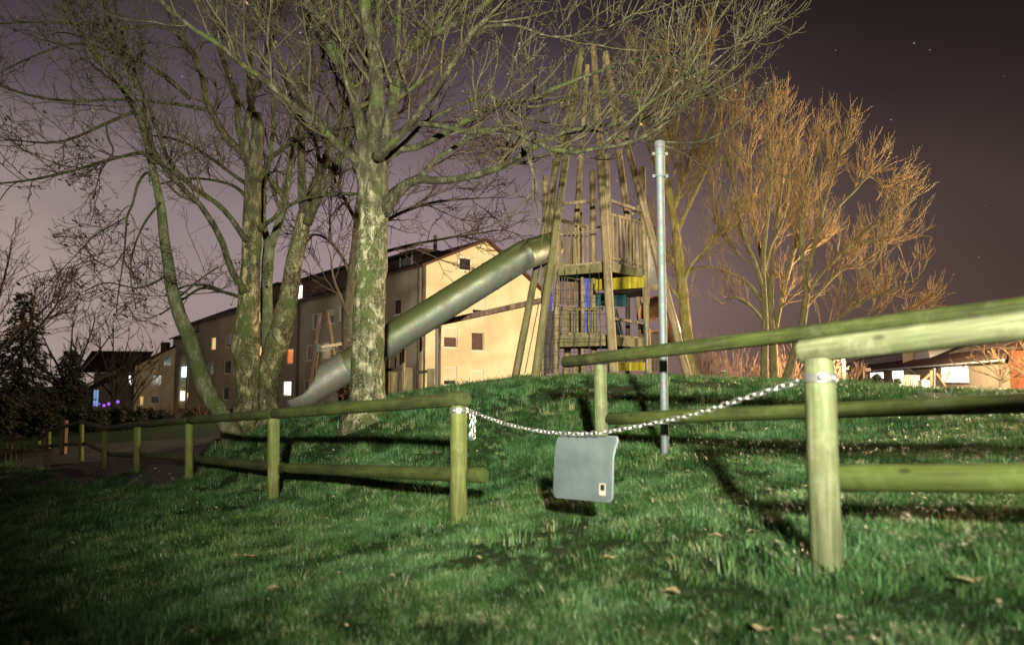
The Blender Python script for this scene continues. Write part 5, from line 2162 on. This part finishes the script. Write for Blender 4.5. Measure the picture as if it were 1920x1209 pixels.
# the twin-stemmed group on the left
dA = 14.5
TA = [
    [(466, 815, dA, 62), (465, 780, dA, 52), (466, 700, dA, 45), (460, 650, dA, 50), (463, 615, dA, 44), (467, 560, dA, 40), (470, 500, dA, 35), (473, 440, dA, 36), (472, 400, dA, 33), (475, 340, dA, 31), (477, 300, dA, 30), (484, 250, dA, 24), (480, 214, dA, 20)],
    [(472, 320, dA, 18), (455, 288, dA, 14), (422, 255, dA - .2, 13), (396, 208, dA - .4, 12), (386, 185, dA - .5, 12), (379, 142, dA - .6, 10), (366, 112, dA - .8, 9), (343, 69, dA - 1, 8), (313, 17, dA - 1.2, 7), (290, -40, dA - 1.3, 5)],
    [(470, 315, dA, 16), (456, 275, dA, 13), (446, 232, dA, 12), (446, 189, dA + .1, 12), (429, 142, dA + .2, 11), (412, 93, dA + .3, 10), (403, 60, dA + .4, 9), (399, 0, dA + .5, 8), (390, -60, dA + .5, 6)],
    [(476, 318, dA - .1, 14), (462, 288, dA - .2, 12), (462, 232, dA - .3, 11), (475, 185, dA - .4, 11), (489, 149, dA - .5, 10), (498, 109, dA - .6, 9), (515, 60, dA - .7, 8), (528, 10, dA - .8, 7), (545, -50, dA - .8, 5)],
    [(475, 210, dA, 13), (469, 185, dA, 13), (469, 146, dA, 12), (472, 83, dA + .1, 11), (492, 26, dA + .2, 9), (500, -20, dA + .2, 7)],
    [(484, 340, dA - .1, 12), (495, 321, dA - .2, 9), (512, 294, dA - .4, 8.5), (551, 265, dA - .6, 8), (598, 248, dA - .8, 7), (657, 235, dA - 1, 5), (700, 228, dA - 1.1, 4)],
    [(457, 548, dA - .2, 18), (450, 530, dA - .3, 13), (433, 506, dA - .4, 12), (422, 468, dA - .6, 12), (407, 433, dA - .8, 11.5), (388, 403, dA - 1, 11), (372, 380, dA - 1.1, 10.5), (347, 357, dA - 1.2, 10), (318, 324, dA - 1.3, 10), (291, 291, dA - 1.4, 9.5), (278, 238, dA - 1.6, 9), (265, 212, dA - 1.7, 9), (251, 185, dA - 1.8, 8), (218, 149, dA - 2, 7.5), (185, 109, dA - 2.2, 7), (155, 69, dA - 2.4, 6), (120, 20, dA - 2.6, 5)],
    [(464, 450, dA - .2, 16), (452, 437, dA - .3, 11), (437, 414, dA - .5, 10), (414, 388, dA - .6, 9.5), (400, 377, dA - .7, 9), (351, 341, dA - .9, 8.5), (318, 304, dA - 1, 8), (301, 261, dA - 1.1, 7.5), (284, 212, dA - 1.2, 7), (265, 179, dA - 1.3, 6.5), (245, 129, dA - 1.4, 6), (228, 83, dA - 1.5, 6), (205, 33, dA - 1.6, 5), (190, -10, dA - 1.7, 4)],
    [(488, 430, dA - .2, 13), (498, 420, dA - .3, 9), (513, 410, dA - .4, 8), (528, 394, dA - .5, 7.5), (565, 374, dA - .6, 7), (598, 367, dA - .7, 6.5), (640, 363, dA - .8, 6), (674, 364, dA - .8, 5)],
    [(288, 285, dA - 1.4, 6), (240, 292, dA - 1.7, 5), (190, 303, dA - 2, 4.5), (120, 325, dA - 2.3, 4), (50, 339, dA - 2.6, 3.4), (-20, 346, dA - 2.8, 2.6)],
    [(396, 208, dA - .4, 8), (345, 198, dA - .8, 6.5), (280, 190, dA - 1.1, 6), (210, 187, dA - 1.4, 5.5), (140, 190, dA - 1.7, 5), (60, 180, dA - 2.0, 4.5), (-20, 155, dA - 2.2, 4)],
    [(355, 185, dA - .8, 8), (318, 150, dA - .9, 8), (250, 108, dA - 1.2, 6), (215, 100, dA - 1.4, 5), (150, 82, dA - 1.6, 5), (90, 95, dA - 1.8, 4), (10, 130, dA - 2.1, 3)],
    [(343, 69, dA - 1, 7), (300, 50, dA - 1.3, 6), (240, 52, dA - 1.6, 5.5), (160, 45, dA - 1.9, 5), (70, 42, dA - 2.2, 4), (-10, 45, dA - 2.4, 3)],
    [(470, 350, dA + .1, 9), (440, 330, dA + .4, 7), (400, 300, dA + .8, 6), (370, 280, dA + 1.1, 5.5), (330, 262, dA + 1.4, 5), (290, 255, dA + 1.6, 4)],
    [(468, 375, dA + .2, 8), (440, 350, dA + .5, 6), (400, 338, dA + .8, 5), (350, 335, dA + 1.2, 4), (300, 345, dA + 1.5, 3)],
    [(462, 560, dA + .2, 8), (420, 548, dA + .7, 6), (380, 540, dA + 1.1, 5), (345, 560, dA + 1.4, 4), (300, 590, dA + 1.6, 3)],
    [(421, 548, dA + .7, 5), (390, 535, dA + .9, 4), (350, 536, dA + 1.2, 3.5), (310, 555, dA + 1.4, 3)],
]
tree('maple_tree', 'stout mottled maple trunk of the left group, upright with a swollen burl', TA, 'bark_mid', 'twig_green', levels_maple(.9), 22, 'bare park trees', ('dry_leaf', .02, .026), 18, ((1.75, .06),), limb_bark='bark_limb')

dB = 14.3
TB = [
    [(512, 800, dB, 46), (504, 760, dB, 36), (503, 722, dB, 36), (512, 665, dB, 42), (531, 608, dB, 42), (543, 544, dB, 35), (551, 494, dB, 31), (564, 437, dB, 29), (572, 400, dB, 28)],
    [(570, 405, dB, 22), (576, 380, dB, 19), (598, 331, dB, 17), (618, 281, dB + .1, 15), (647, 205, dB + .3, 13), (672, 150, dB + .5, 11), (690, 100, dB + .6, 9), (700, 30, dB + .7, 7)],
    [(571, 400, dB - .1, 20), (566, 347, dB - .2, 16), (565, 265, dB - .3, 15), (565, 198, dB - .3, 14), (571, 132, dB - .4, 12), (578, 66, dB - .4, 11), (581, 30, dB - .5, 10), (586, -40, dB - .5, 8)],
    [(576, 420, dB - .2, 20), (590, 385, dB - .3, 17), (618, 334, dB - .4, 15), (644, 281, dB - .5, 14), (664, 245, dB - .5, 13), (690, 190, dB - .5, 10), (720, 130, dB - .5, 7)],
    [(597, 332, dB, 10), (598, 300, dB, 8), (592, 270, dB + .2, 7), (588, 230, dB + .3, 6), (600, 180, dB + .4, 5)],
    [(566, 190, dB - .3, 10), (585, 150, dB - .2, 8), (605, 110, dB - .1, 7), (625, 60, dB, 5)],
    [(571, 130, dB - .4, 8), (545, 90, dB - .6, 6), (520, 50, dB - .8, 5), (490, 0, dB - 1, 4)],
]
tree('maple_tree', 'lichen-speckled maple leaning right from beside the stout mottled trunk', TB, 'bark_mid', 'twig_brown', levels_maple(.95), 23, 'bare park trees', ('dry_leaf', .02, .026), 18, limb_bark='bark_limb')

dC = 15.6
TC = [
    [(512, 790, dC, 30), (508, 740, dC, 24), (505, 690, dC, 23), (500, 600, dC, 22), (500, 540, dC, 21), (503, 480, dC, 22), (506, 450, dC, 20)],
    [(504, 460, dC, 15), (496, 430, dC, 12), (493, 400, dC, 11), (494, 350, dC + .1, 10), (505, 300, dC + .2, 9), (512, 240, dC + .3, 7), (510, 180, dC + .4, 6)],
    [(508, 462, dC, 17), (518, 435, dC, 15), (527, 405, dC, 14), (534, 380, dC, 13), (540, 340, dC, 12), (548, 291, dC + .1, 10), (556, 255, dC + .2, 9), (565, 200, dC + .3, 7), (560, 140, dC + .3, 5)],
    [(540, 385, dC - .2, 9), (520, 352, dC - .3, 9), (505, 332, dC - .3, 8), (488, 320, dC - .4, 7)],
]
tree('maple_tree', 'thin dark mossy stem growing behind the two left trunks', TC, 'bark_moss', 'twig_brown', levels_maple(.8), 24, 'bare park trees', None, 14)

dD = 13.6
TD = [
    [(437, 822, dD, 34), (430, 803, dD, 30), (410, 768, dD, 30), (387, 730, dD, 31), (372, 685, dD, 28), (357, 639, dD, 26), (338, 593, dD, 24), (323, 544, dD, 22), (315, 494, dD, 20), (307, 437, dD, 18), (302, 390, dD, 16), (291, 337, dD, 14), (275, 265, dD, 12), (268, 225, dD, 11)],
    [(270, 240, dD, 8), (255, 217, dD - .1, 7), (245, 212, dD - .2, 6.5), (199, 232, dD - .5, 6), (132, 261, dD - .8, 5), (83, 268, dD - 1, 4), (20, 262, dD - 1.2, 3)],
    [(269, 240, dD, 9), (271, 198, dD, 8), (258, 150, dD - .1, 7), (245, 112, dD - .2, 6.5), (228, 60, dD - .3, 6), (215, 10, dD - .4, 5)],
    [(272, 262, dD, 8), (262, 230, dD + .1, 7), (225, 160, dD + .1, 7), (190, 115, dD + .1, 6), (160, 75, dD, 5.5), (140, 30, dD, 5), (125, -20, dD, 4)],
    [(282, 300, dD, 7), (271, 285, dD - .1, 6), (212, 298, dD - .4, 5.5), (165, 312, dD - .7, 5), (132, 321, dD - .8, 4.5), (50, 339, dD - 1.1, 4), (0, 344, dD - 1.3, 3.4), (-50, 352, dD - 1.5, 3)],
    [(287, 330, dD, 6), (273, 325, dD - .2, 5), (258, 347, dD - .4, 5), (248, 384, dD - .5, 4.5), (238, 409, dD - .5, 4), (233, 474, dD - .6, 3.2), (222, 548, dD - .7, 2.4), (218, 585, dD - .7, 2)],
    [(240, 405, dD - .5, 3.2), (215, 420, dD - .6, 2.8), (180, 440, dD - .8, 2.4), (150, 470, dD - .9, 2), (110, 512, dD - 1, 1.6)],
    [(233, 470, dD - .6, 2.6), (210, 500, dD - .7, 2.4), (174, 488, dD - .9, 2), (130, 502, dD - 1, 1.6)],
    [(300, 380, dD - .1, 5), (270, 420, dD - .4, 4), (250, 470, dD - .6, 3.2), (245, 520, dD - .7, 2.6), (255, 575, dD - .8, 2)],
    [(318, 510, dD + .1, 5), (290, 530, dD + .1, 4), (255, 540, dD, 3.2), (200, 530, dD, 2.6), (160, 545, dD, 2)],
    [(330, 560, dD + .2, 5), (350, 545, dD + .4, 4), (380, 520, dD + .6, 3.4), (410, 500, dD + .8, 3)],
    [(199, 232, dD - .5, 4), (203, 260, dD - .5, 3.4), (212, 285, dD - .5, 3), (190, 320, dD - .6, 2.4), (175, 370, dD - .7, 2)],
]
lvD = [dict(sp=.24, len=1.1, ang=(48, 16), trop=-.01, wig=.17, K=9, ratio=.5, rmin=.0065, start=.25, sides=5),
       dict(sp=.15, len=.6, ang=(48, 16), trop=-.015, wig=.22, K=6, ratio=.6, rmin=.005, start=.1),
       dict(sp=.12, len=.26, ang=(50, 16), trop=.02, wig=.25, K=4, ratio=.7, rmin=.0045, start=.15)]
tree('mossy_tree', 'slim moss-green tree bending left over the long fence, hung with seed clusters', TD, 'bark_moss', 'twig_brown', lvD, 25, 'bare park trees', ('seed', .26, .045), 16, limb_bark='bark_limb')

dE = 20.0
TE = [
    [(652, 760, dE, 30), (654, 700, dE, 26), (655, 600, dE, 24), (660, 520, dE, 18), (667, 450, dE, 15), (672, 390, dE, 13), (678, 330, dE, 10)],
    [(664, 480, dE, 9), (690, 440, dE - .2, 8), (730, 410, dE - .4, 7), (790, 385, dE - .6, 6), (850, 375, dE - .8, 4), (900, 372, dE - .8, 3)],
    [(668, 440, dE, 9), (700, 390, dE, 8), (745, 350, dE + .2, 7), (800, 320, dE + .4, 5), (850, 290, dE + .5, 4)],
    [(662, 500, dE, 8), (700, 480, dE - .3, 7), (760, 462, dE - .5, 6), (820, 450, dE - .6, 4.5), (880, 440, dE - .7, 3), (935, 432, dE - .7, 2)],
    [(670, 420, dE, 8), (650, 380, dE + .2, 7), (630, 340, dE + .4, 6), (610, 300, dE + .5, 5)],
    [(660, 520, dE, 7), (640, 480, dE, 6), (615, 450, dE + .1, 5), (590, 440, dE + .1, 4), (575, 455, dE, 3)],
    [(676, 350, dE, 8), (690, 300, dE, 7), (720, 250, dE, 6), (760, 200, dE, 5), (800, 150, dE, 4)],
    [(676, 350, dE, 7), (665, 290, dE + .4, 6), (640, 230, dE + .7, 5), (600, 160, dE + 1, 4)],
    [(655, 600, dE - .1, 6), (640, 560, dE - .4, 5), (625, 520, dE - .6, 4), (620, 480, dE - .7, 3)],
    [(720, 255, dE, 5), (780, 235, dE, 4), (850, 230, dE, 3.5), (910, 250, dE, 3)],
]
lvE = [dict(sp=.34, len=2.0, ang=(40, 14), trop=.03, wig=.12, K=9, ratio=.5, rmin=.010, start=.15, sides=4),
       dict(sp=.24, len=1.1, ang=(42, 14), trop=.03, wig=.15, K=6, ratio=.6, rmin=.008, start=.1),
       dict(sp=.2, len=.5, ang=(44, 15), trop=.03, wig=.18, K=4, ratio=.7, rmin=.007, start=.1)]
tree('beech_tree', 'reddish beech half hidden behind the pale flaky trunk, with rusty leaves', TE, 'bark_brown', 'twig_red', lvE, 26, 'bare park trees', ('dry_leaf', .05, .05), 14)

# golden trees lit from the right
dF = 20.5
TF = [
    [(1296, 702, dF, 26), (1290, 650, dF, 22), (1285, 596, dF, 20), (1279, 534, dF, 19), (1270, 457, dF, 16), (1262, 400, dF, 14), (1255, 350, dF, 12)],
    [(1264, 420, dF, 11), (1250, 345, dF, 10), (1248, 300, dF, 9), (1250, 250, dF, 8), (1245, 200, dF, 6), (1250, 130, dF, 4)],
    [(1264, 415, dF, 10), (1270, 370, dF, 9), (1290, 310, dF, 8), (1310, 240, dF, 6), (1320, 170, dF, 5), (1330, 100, dF, 4)],
    [(1268, 440, dF, 9), (1285, 400, dF + .3, 7), (1310, 350, dF + .5, 6), (1340, 280, dF + .7, 5), (1355, 200, dF + .8, 4)],
    [(1258, 380, dF, 8), (1235, 330, dF - .1, 7), (1215, 270, dF - .2, 6), (1200, 200, dF - .3, 5), (1190, 140, dF - .3, 4)],
    [(1280, 540, dF, 8), (1295, 500, dF - .2, 6), (1320, 470, dF - .4, 5), (1350, 440, dF - .5, 4), (1380, 420, dF - .6, 3)],
    [(1275, 510, dF, 7), (1255, 480, dF + .2, 6), (1235, 455, dF + .3, 5), (1215, 430, dF + .4, 4)],
    [(1283, 570, dF, 7), (1262, 545, dF, 5), (1250, 520, dF, 4), (1240, 480, dF, 3)],
    [(1252, 300, dF, 6), (1270, 240, dF - .3, 5), (1275, 180, dF - .4, 4), (1285, 120, dF - .5, 3)],
]
lvF = [dict(sp=.27, len=1.25, ang=(31, 10), trop=.10, wig=.05, K=9, ratio=.42, rmin=.0095, start=.12, sides=4),
       dict(sp=.22, len=1.0, ang=(30, 11), trop=.12, wig=.06, K=6, ratio=.6, rmin=.0068, start=.08),
       dict(sp=.18, len=.6, ang=(32, 12), trop=.12, wig=.07, K=4, ratio=.7, rmin=.0055, start=.1)]
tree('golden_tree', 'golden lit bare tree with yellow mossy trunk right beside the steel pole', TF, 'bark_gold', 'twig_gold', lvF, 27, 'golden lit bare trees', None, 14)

def squat(limbs, x0, kx, ky):
    return [[(x0 + (q[0] - x0) * kx, 706 + (q[1] - 706) * ky, q[2], q[3]) for q in lb] for lb in limbs]


dG = 22.0
TG = [
    [(1433, 706, dG, 15), (1434, 640, dG, 13), (1434, 582, dG, 12), (1430, 486, dG, 10), (1434, 430, dG, 9)],
    [(1434, 440, dG, 8), (1440, 380, dG, 7), (1446, 318, dG, 6), (1442, 246, dG, 5), (1445, 190, dG, 4)],
    [(1432, 540, dG, 8), (1415, 480, dG - .2, 7), (1395, 430, dG - .3, 6), (1380, 350, dG - .4, 5), (1370, 270, dG - .4, 4), (1375, 200, dG - .4, 3)],
    [(1431, 560, dG, 7), (1400, 520, dG + .2, 6), (1360, 500, dG + .3, 5), (1320, 490, dG + .3, 4), (1290, 500, dG + .3, 3)],
    [(1432, 500, dG, 7), (1445, 450, dG + .2, 6), (1470, 390, dG + .4, 5), (1480, 310, dG + .5, 4), (1490, 240, dG + .5, 3)],
    [(1434, 600, dG, 7), (1410, 570, dG - .3, 5), (1380, 550, dG - .5, 4), (1350, 560, dG - .6, 3)],
    [(1418, 485, dG - .2, 5), (1390, 470, dG, 4), (1360, 420, dG, 4), (1340, 360, dG, 3), (1335, 300, dG, 2.5)],
]
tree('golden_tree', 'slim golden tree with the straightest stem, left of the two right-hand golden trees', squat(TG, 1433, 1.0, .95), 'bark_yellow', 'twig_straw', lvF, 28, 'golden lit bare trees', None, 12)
dH = 23.5
TH = [
    [(1452, 706, dH, 16), (1450, 640, dH, 14), (1444, 558, dH, 12), (1448, 500, dH, 10)],
    [(1450, 640, dH, 9), (1462, 570, dH, 8.5), (1471, 530, dH, 8), (1488, 462, dH, 7), (1500, 400, dH, 6), (1512, 330, dH, 5), (1520, 270, dH, 4)],
    [(1447, 520, dH, 8), (1452, 440, dH, 7), (1462, 360, dH, 6), (1470, 280, dH, 5), (1465, 200, dH, 4)],
    [(1447, 540, dH, 8), (1425, 460, dH + .4, 7), (1410, 380, dH + .6, 6), (1405, 300, dH + .7, 5), (1410, 220, dH + .7, 4)],
    [(1480, 490, dH, 6), (1510, 460, dH + .2, 5), (1540, 440, dH + .3, 4), (1570, 400, dH + .3, 3)],
]
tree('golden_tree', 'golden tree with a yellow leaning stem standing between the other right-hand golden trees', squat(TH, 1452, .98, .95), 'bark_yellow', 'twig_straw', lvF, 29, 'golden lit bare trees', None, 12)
dI = 21.5
TI = [
    [(1476, 706, dI, 17), (1490, 660, dI, 15), (1506, 606, dI, 14), (1516, 540, dI, 12), (1518, 505, dI, 11)],
    [(1518, 510, dI, 9), (1526, 460, dI, 8), (1540, 400, dI, 7), (1552, 350, dI, 6), (1570, 290, dI, 5), (1590, 230, dI, 4), (1600, 195, dI, 3)],
    [(1516, 520, dI, 8), (1508, 450, dI, 7), (1505, 380, dI, 6), (1515, 310, dI, 5), (1535, 250, dI, 4), (1545, 200, dI, 3)],
    [(1515, 535, dI, 8), (1545, 490, dI - .2, 6.5), (1580, 455, dI - .3, 6), (1632, 405, dI - .5, 5), (1680, 372, dI - .6, 4), (1722, 342, dI - .7, 3)],
    [(1514, 560, dI, 7), (1550, 520, dI + .2, 6), (1590, 480, dI + .4, 5), (1640, 460, dI + .5, 4), (1690, 420, dI + .6, 3)],
    [(1540, 405, dI, 6), (1580, 350, dI, 5), (1620, 310, dI, 4), (1650, 280, dI, 3), (1680, 300, dI, 2.5)],
    [(1490, 655, dI, 9), (1530, 640, dI - .3, 7), (1569, 598, dI - .5, 6), (1632, 548, dI - .7, 5), (1700, 520, dI - .8, 4), (1755, 495, dI - .9, 3)],
    [(1570, 598, dI - .5, 5), (1620, 585, dI - .4, 4.5), (1690, 575, dI - .3, 4), (1745, 560, dI - .3, 3)],
    [(1600, 570, dI - .6, 4), (1630, 520, dI - .5, 3.5), (1660, 470, dI - .5, 3), (1680, 430, dI - .5, 2.5)],
    [(1552, 350, dI, 5), (1545, 300, dI + .3, 4), (1570, 240, dI + .4, 3)],
    [(1620, 412, dI - .5, 4), (1650, 420, dI - .5, 3.2), (1690, 410, dI - .5, 2.6), (1715, 372, dI - .5, 2.2)],
]
tree('golden_tree', 'rightmost golden bare tree spreading its lower limbs out over the low house', squat(TI, 1476, .88, .88), 'bark_yellow', 'twig_straw', lvF, 30, 'golden lit bare trees', None, 12)


# ------------------------------------------------------------------ background plants
def bare_tree(name, label, px, py_top, d, spread, seed, bark, twig, group, lean=0.0, w=14, levels=None):
    """A free-grown bare tree under pixel column px, its top at py_top."""
    r = np.random.default_rng(seed)
    g = ground_px(px, d)
    gy_ = 713 - (g[2] - CAMZ) / d * F
    hgt = gy_ - py_top
    limbs = [[(px, gy_, d, w), (px + lean * .15, gy_ - hgt * .15, d, w * .8), (px + lean * .3, gy_ - hgt * .3, d, w * .7)]]
    for k in range(7):
        a = (k - 3) / 3.0 * spread + r.normal() * .08 * spread
        y0 = gy_ - hgt * (.16 + .16 * r.random())
        dd = d + (r.random() - .5) * hgt / F * d * .5
        tx = px + lean + a * hgt * .55
        ty = gy_ - hgt * (.93 - .30 * abs(a / max(spread, .01)) ** 1.5 - .08 * r.random())
        limbs.append([(px + lean * .25, y0, d, w * .5), (px + lean * .5 + (tx - px) * .3, y0 + (ty - y0) * .38, (d + dd) / 2, w * .36), (px + lean * .8 + (tx - px) * .7, y0 + (ty - y0) * .72, dd, w * .24), (tx, ty, dd, w * .12)])
    s = d / 22.0
    lv = levels or [dict(sp=.34 * s, len=.20 * hgt / F * d, ang=(34, 12), trop=.06, wig=.12, K=8, ratio=.5, rmin=.010 * s, start=.15, sides=4),
                    dict(sp=.26 * s, len=.11 * hgt / F * d, ang=(36, 12), trop=.05, wig=.13, K=5, ratio=.6, rmin=.008 * s, start=.1),
                    dict(sp=.26 * s, len=.055 * hgt / F * d, ang=(38, 12), trop=.05, wig=.15, K=4, ratio=.7, rmin=.0065 * s, start=.1)]
    return tree(name, label, limbs, bark, twig, lv, seed, group, None, 10)


bare_tree('bare_tree', 'round-crowned dark bare tree right of the far left conifer', 128, 566, 46, .95, 41, 'bark_dark', 'twig_dark', 'dark trees at far left', w=12)
bare_tree('bare_tree', 'smaller dark bare tree left of the gabled house roof', 212, 600, 58, .8, 42, 'bark_dark', 'twig_dark', 'dark trees at far left', w=9)
bare_tree('bare_tree', 'brownish bare tree cut by the left photo edge above the conifer', -30, 395, 30, .75, 43, 'bark_dark', 'twig_red', 'dark trees at far left', w=16)
bare_tree('bare_tree', 'small bare tree before the dark house roof, beside the yellow gable', 248, 660, 52, .7, 44, 'bark_dark', 'twig_dark', 'dark trees at far left', w=7)
bare_tree('young_tree', 'young bare tree in front of the low house porch', 1876, 640, 37, 1.5, 45, 'bark_brown', 'twig_red', None, w=7)
bare_tree('young_tree', 'thin young tree at the right edge by the orange annex', 1935, 620, 36, 1.0, 46, 'bark_brown', 'twig_straw', None, w=6)


def conifer(label, px, py_top, d, width, seed):
    r = np.random.default_rng(seed)
    g = ground_px(px, d)
    top = P(px, py_top, d)
    hh = top[2] - g[2]
    root = empty('spruce_tree', label, 'tree', g, 'dark trees at far left')
    m_ = MB()
    m_.tubes(np.linspace(g - [0, 0, .2], top, 8)[None], np.linspace(.2, .015, 8)[None], 10)
    m_.build('trunk', M['bark_dark'], root, True)
    n = 150
    t = np.linspace(.12, .985, n)
    az = np.arange(n) * 2.4 + r.normal(size=n) * .3
    L = width / F * d * .5 * (1.03 - t) * (.75 + .5 * r.random(n)) + .12
    K = 7
    pts = np.empty((n, K, 3))
    for k in range(K):
        f = k / (K - 1)
        pts[:, k, 0] = g[0] + np.cos(az) * L * f
        pts[:, k, 1] = g[1] + np.sin(az) * L * f
        pts[:, k, 2] = g[2] + hh * t + L * (.12 * f - .55 * f ** 2 + .28 * f ** 3)
    rad = np.linspace(.028, .008, K)[None] * np.ones((n, 1))
    m_ = MB()
    m_.tubes(pts, rad, 4)
    p2, r2 = grow(pts, rad, .16, .12, .55, (52, 10), -.09, .06, 5, .8, .008, r, True, .65)
    m_.tubes(p2, r2 * 1.4, 3)
    # needles as small tilted slips hanging along the twigs
    q = p2[:, 1:].reshape(-1, 3)
    q = np.repeat(q, 3, axis=0) + r.normal(size=(len(q) * 3, 3)) * .035
    leaf_quads(m_, q, .075, seed)
    m_.build('crown', M['needles'], root)
    return root


conifer('tall dark spruce at the far left edge of the lawn', 46, 545, 36, 135, 51)
conifer('narrow dark evergreen under the round-crowned bare tree', 136, 655, 40, 85, 52)


def shrub(label, px, d, width, py_top, seed, mat, kind='evergreen_shrub', group=None, size=.11, n=1500, stems='twig_dark', cat='shrub', at=None):
    """Leafy shrub: stems and loose leaf slips through the volume."""
    r = np.random.default_rng(seed)
    g = ground_px(px, d)
    top = P(px, py_top, d)[2]
    hh, ww = max(.5, top - g[2]), width / F * d
    if at:
        g = np.array([at[0], at[1], float(H(at[0], at[1]))])
        hh, ww = at[2], at[3]
    root = empty(kind, label, cat, g, group)
    ns = 26
    K = 6
    az, sp_ = r.random(ns) * 6.28, np.sqrt(r.random(ns))
    pts = np.empty((ns, K, 3))
    for k in range(K):
        f = k / (K - 1)
        pts[:, k, 0] = g[0] + np.cos(az) * sp_ * ww * .45 * f ** 1.1
        pts[:, k, 1] = g[1] + np.sin(az) * sp_ * ww * .35 * f ** 1.1
        pts[:, k, 2] = g[2] + hh * f * (.75 + .25 * r.random(ns)) * (1 - .45 * sp_ ** 2)
    rad = np.linspace(.022, .006, K)[None] * np.ones((ns, 1)) * d / 30
    m_ = MB()
    m_.tubes(pts, rad, 4)
    p2, r2 = grow(pts, rad, .16 * d / 30, .2, .7 * hh * .4, (38, 14), .04, .14, 5, .6, .006 * d / 30, r)
    m_.tubes(p2, r2, 3)
    m_.build('stems', M[stems], root, True)
    if mat:
        q = p2.reshape(-1, 3)
        q = q[r.integers(0, len(q), n)] + r.normal(size=(n, 3)) * np.array([.12, .12, .10]) * hh * .5
        q[:, 2] = np.maximum(q[:, 2], g[2] + .05)
        m_ = MB()
        leaf_quads(m_, q, size * d / 30, seed)
        m_.build('foliage', M[mat], root)
    return root


GH = 'dark shrubs along the far left garden'
for k, (px, d, wd_, pt_, lab) in enumerate((
        (-5, 30, 110, 725, 'dark shrub at the extreme left below the tall spruce'),
        (70, 33, 110, 755, 'dark shrub between the tall spruce and the narrow evergreen'),
        (160, 36, 100, 762, 'dark shrub under the narrow evergreen, left of the purple lights'),
        (232, 38, 100, 765, 'dark shrub under the purple lights'),
        (285, 40, 90, 768, 'dark shrub in front of the yellow gable'))):
    shrub(lab, px, d, wd_, pt_, 70 + k, 'evergreen', group=GH, n=2200)
for k, (px, d, wd_, pt_, lab) in enumerate((
        (330, 42, 70, 735, 'leafless reddish shrub before the far grey block, left of the bending mossy tree'),
        (385, 44, 60, 745, 'leafless reddish shrub behind the bending mossy tree'))):
    shrub(lab, px, d, wd_, pt_, 80 + k, None, 'bare_shrub', 'leafless shrubs before the grey block', stems='twig_red')
for k, (px, d, wd_, pt_, lab) in enumerate((
        (1322, 25, 90, 625, 'leafless rusty shrub behind the beside-pole golden tree'),
        (1380, 28, 110, 640, 'leafless rusty shrub left of the straight golden stem'),
        (1470, 30, 120, 648, 'leafless rusty shrub behind the leaning golden stems'),
        (1540, 27, 90, 655, 'leafless rusty shrub just left of the thick gate post'),
        (1590, 34, 80, 668, 'leafless rusty shrub where the low house roof begins'))):
    shrub(lab, px, d, wd_, pt_, 90 + k, None, 'bare_shrub', 'leafless shrubs behind the mound', stems='twig_red')
shrub('clipped low dark hedge heap in front of the low house, left of the picket fence', 1648, 36, 70, 703, 99, 'evergreen', 'hedge', n=2600, size=.06, cat='hedge')
shrub('russet leafy shrub hugging the pale trunk, hiding the foot of the reddish beech', 642, 19.0, 46, 640, 98, 'dry_leaf', 'leafy_shrub', n=700, size=.07, stems='twig_red')


# unseen shrub added behind the viewer to block the key light over the left lawn
shrub('unseen ragged shrub added behind the viewer to shade the lawn', 960, 30, 60, 600, 97, 'evergreen', 'shade_shrub', n=2600, size=.08, at=(-.6, -1.9, 2.0, 1.15))
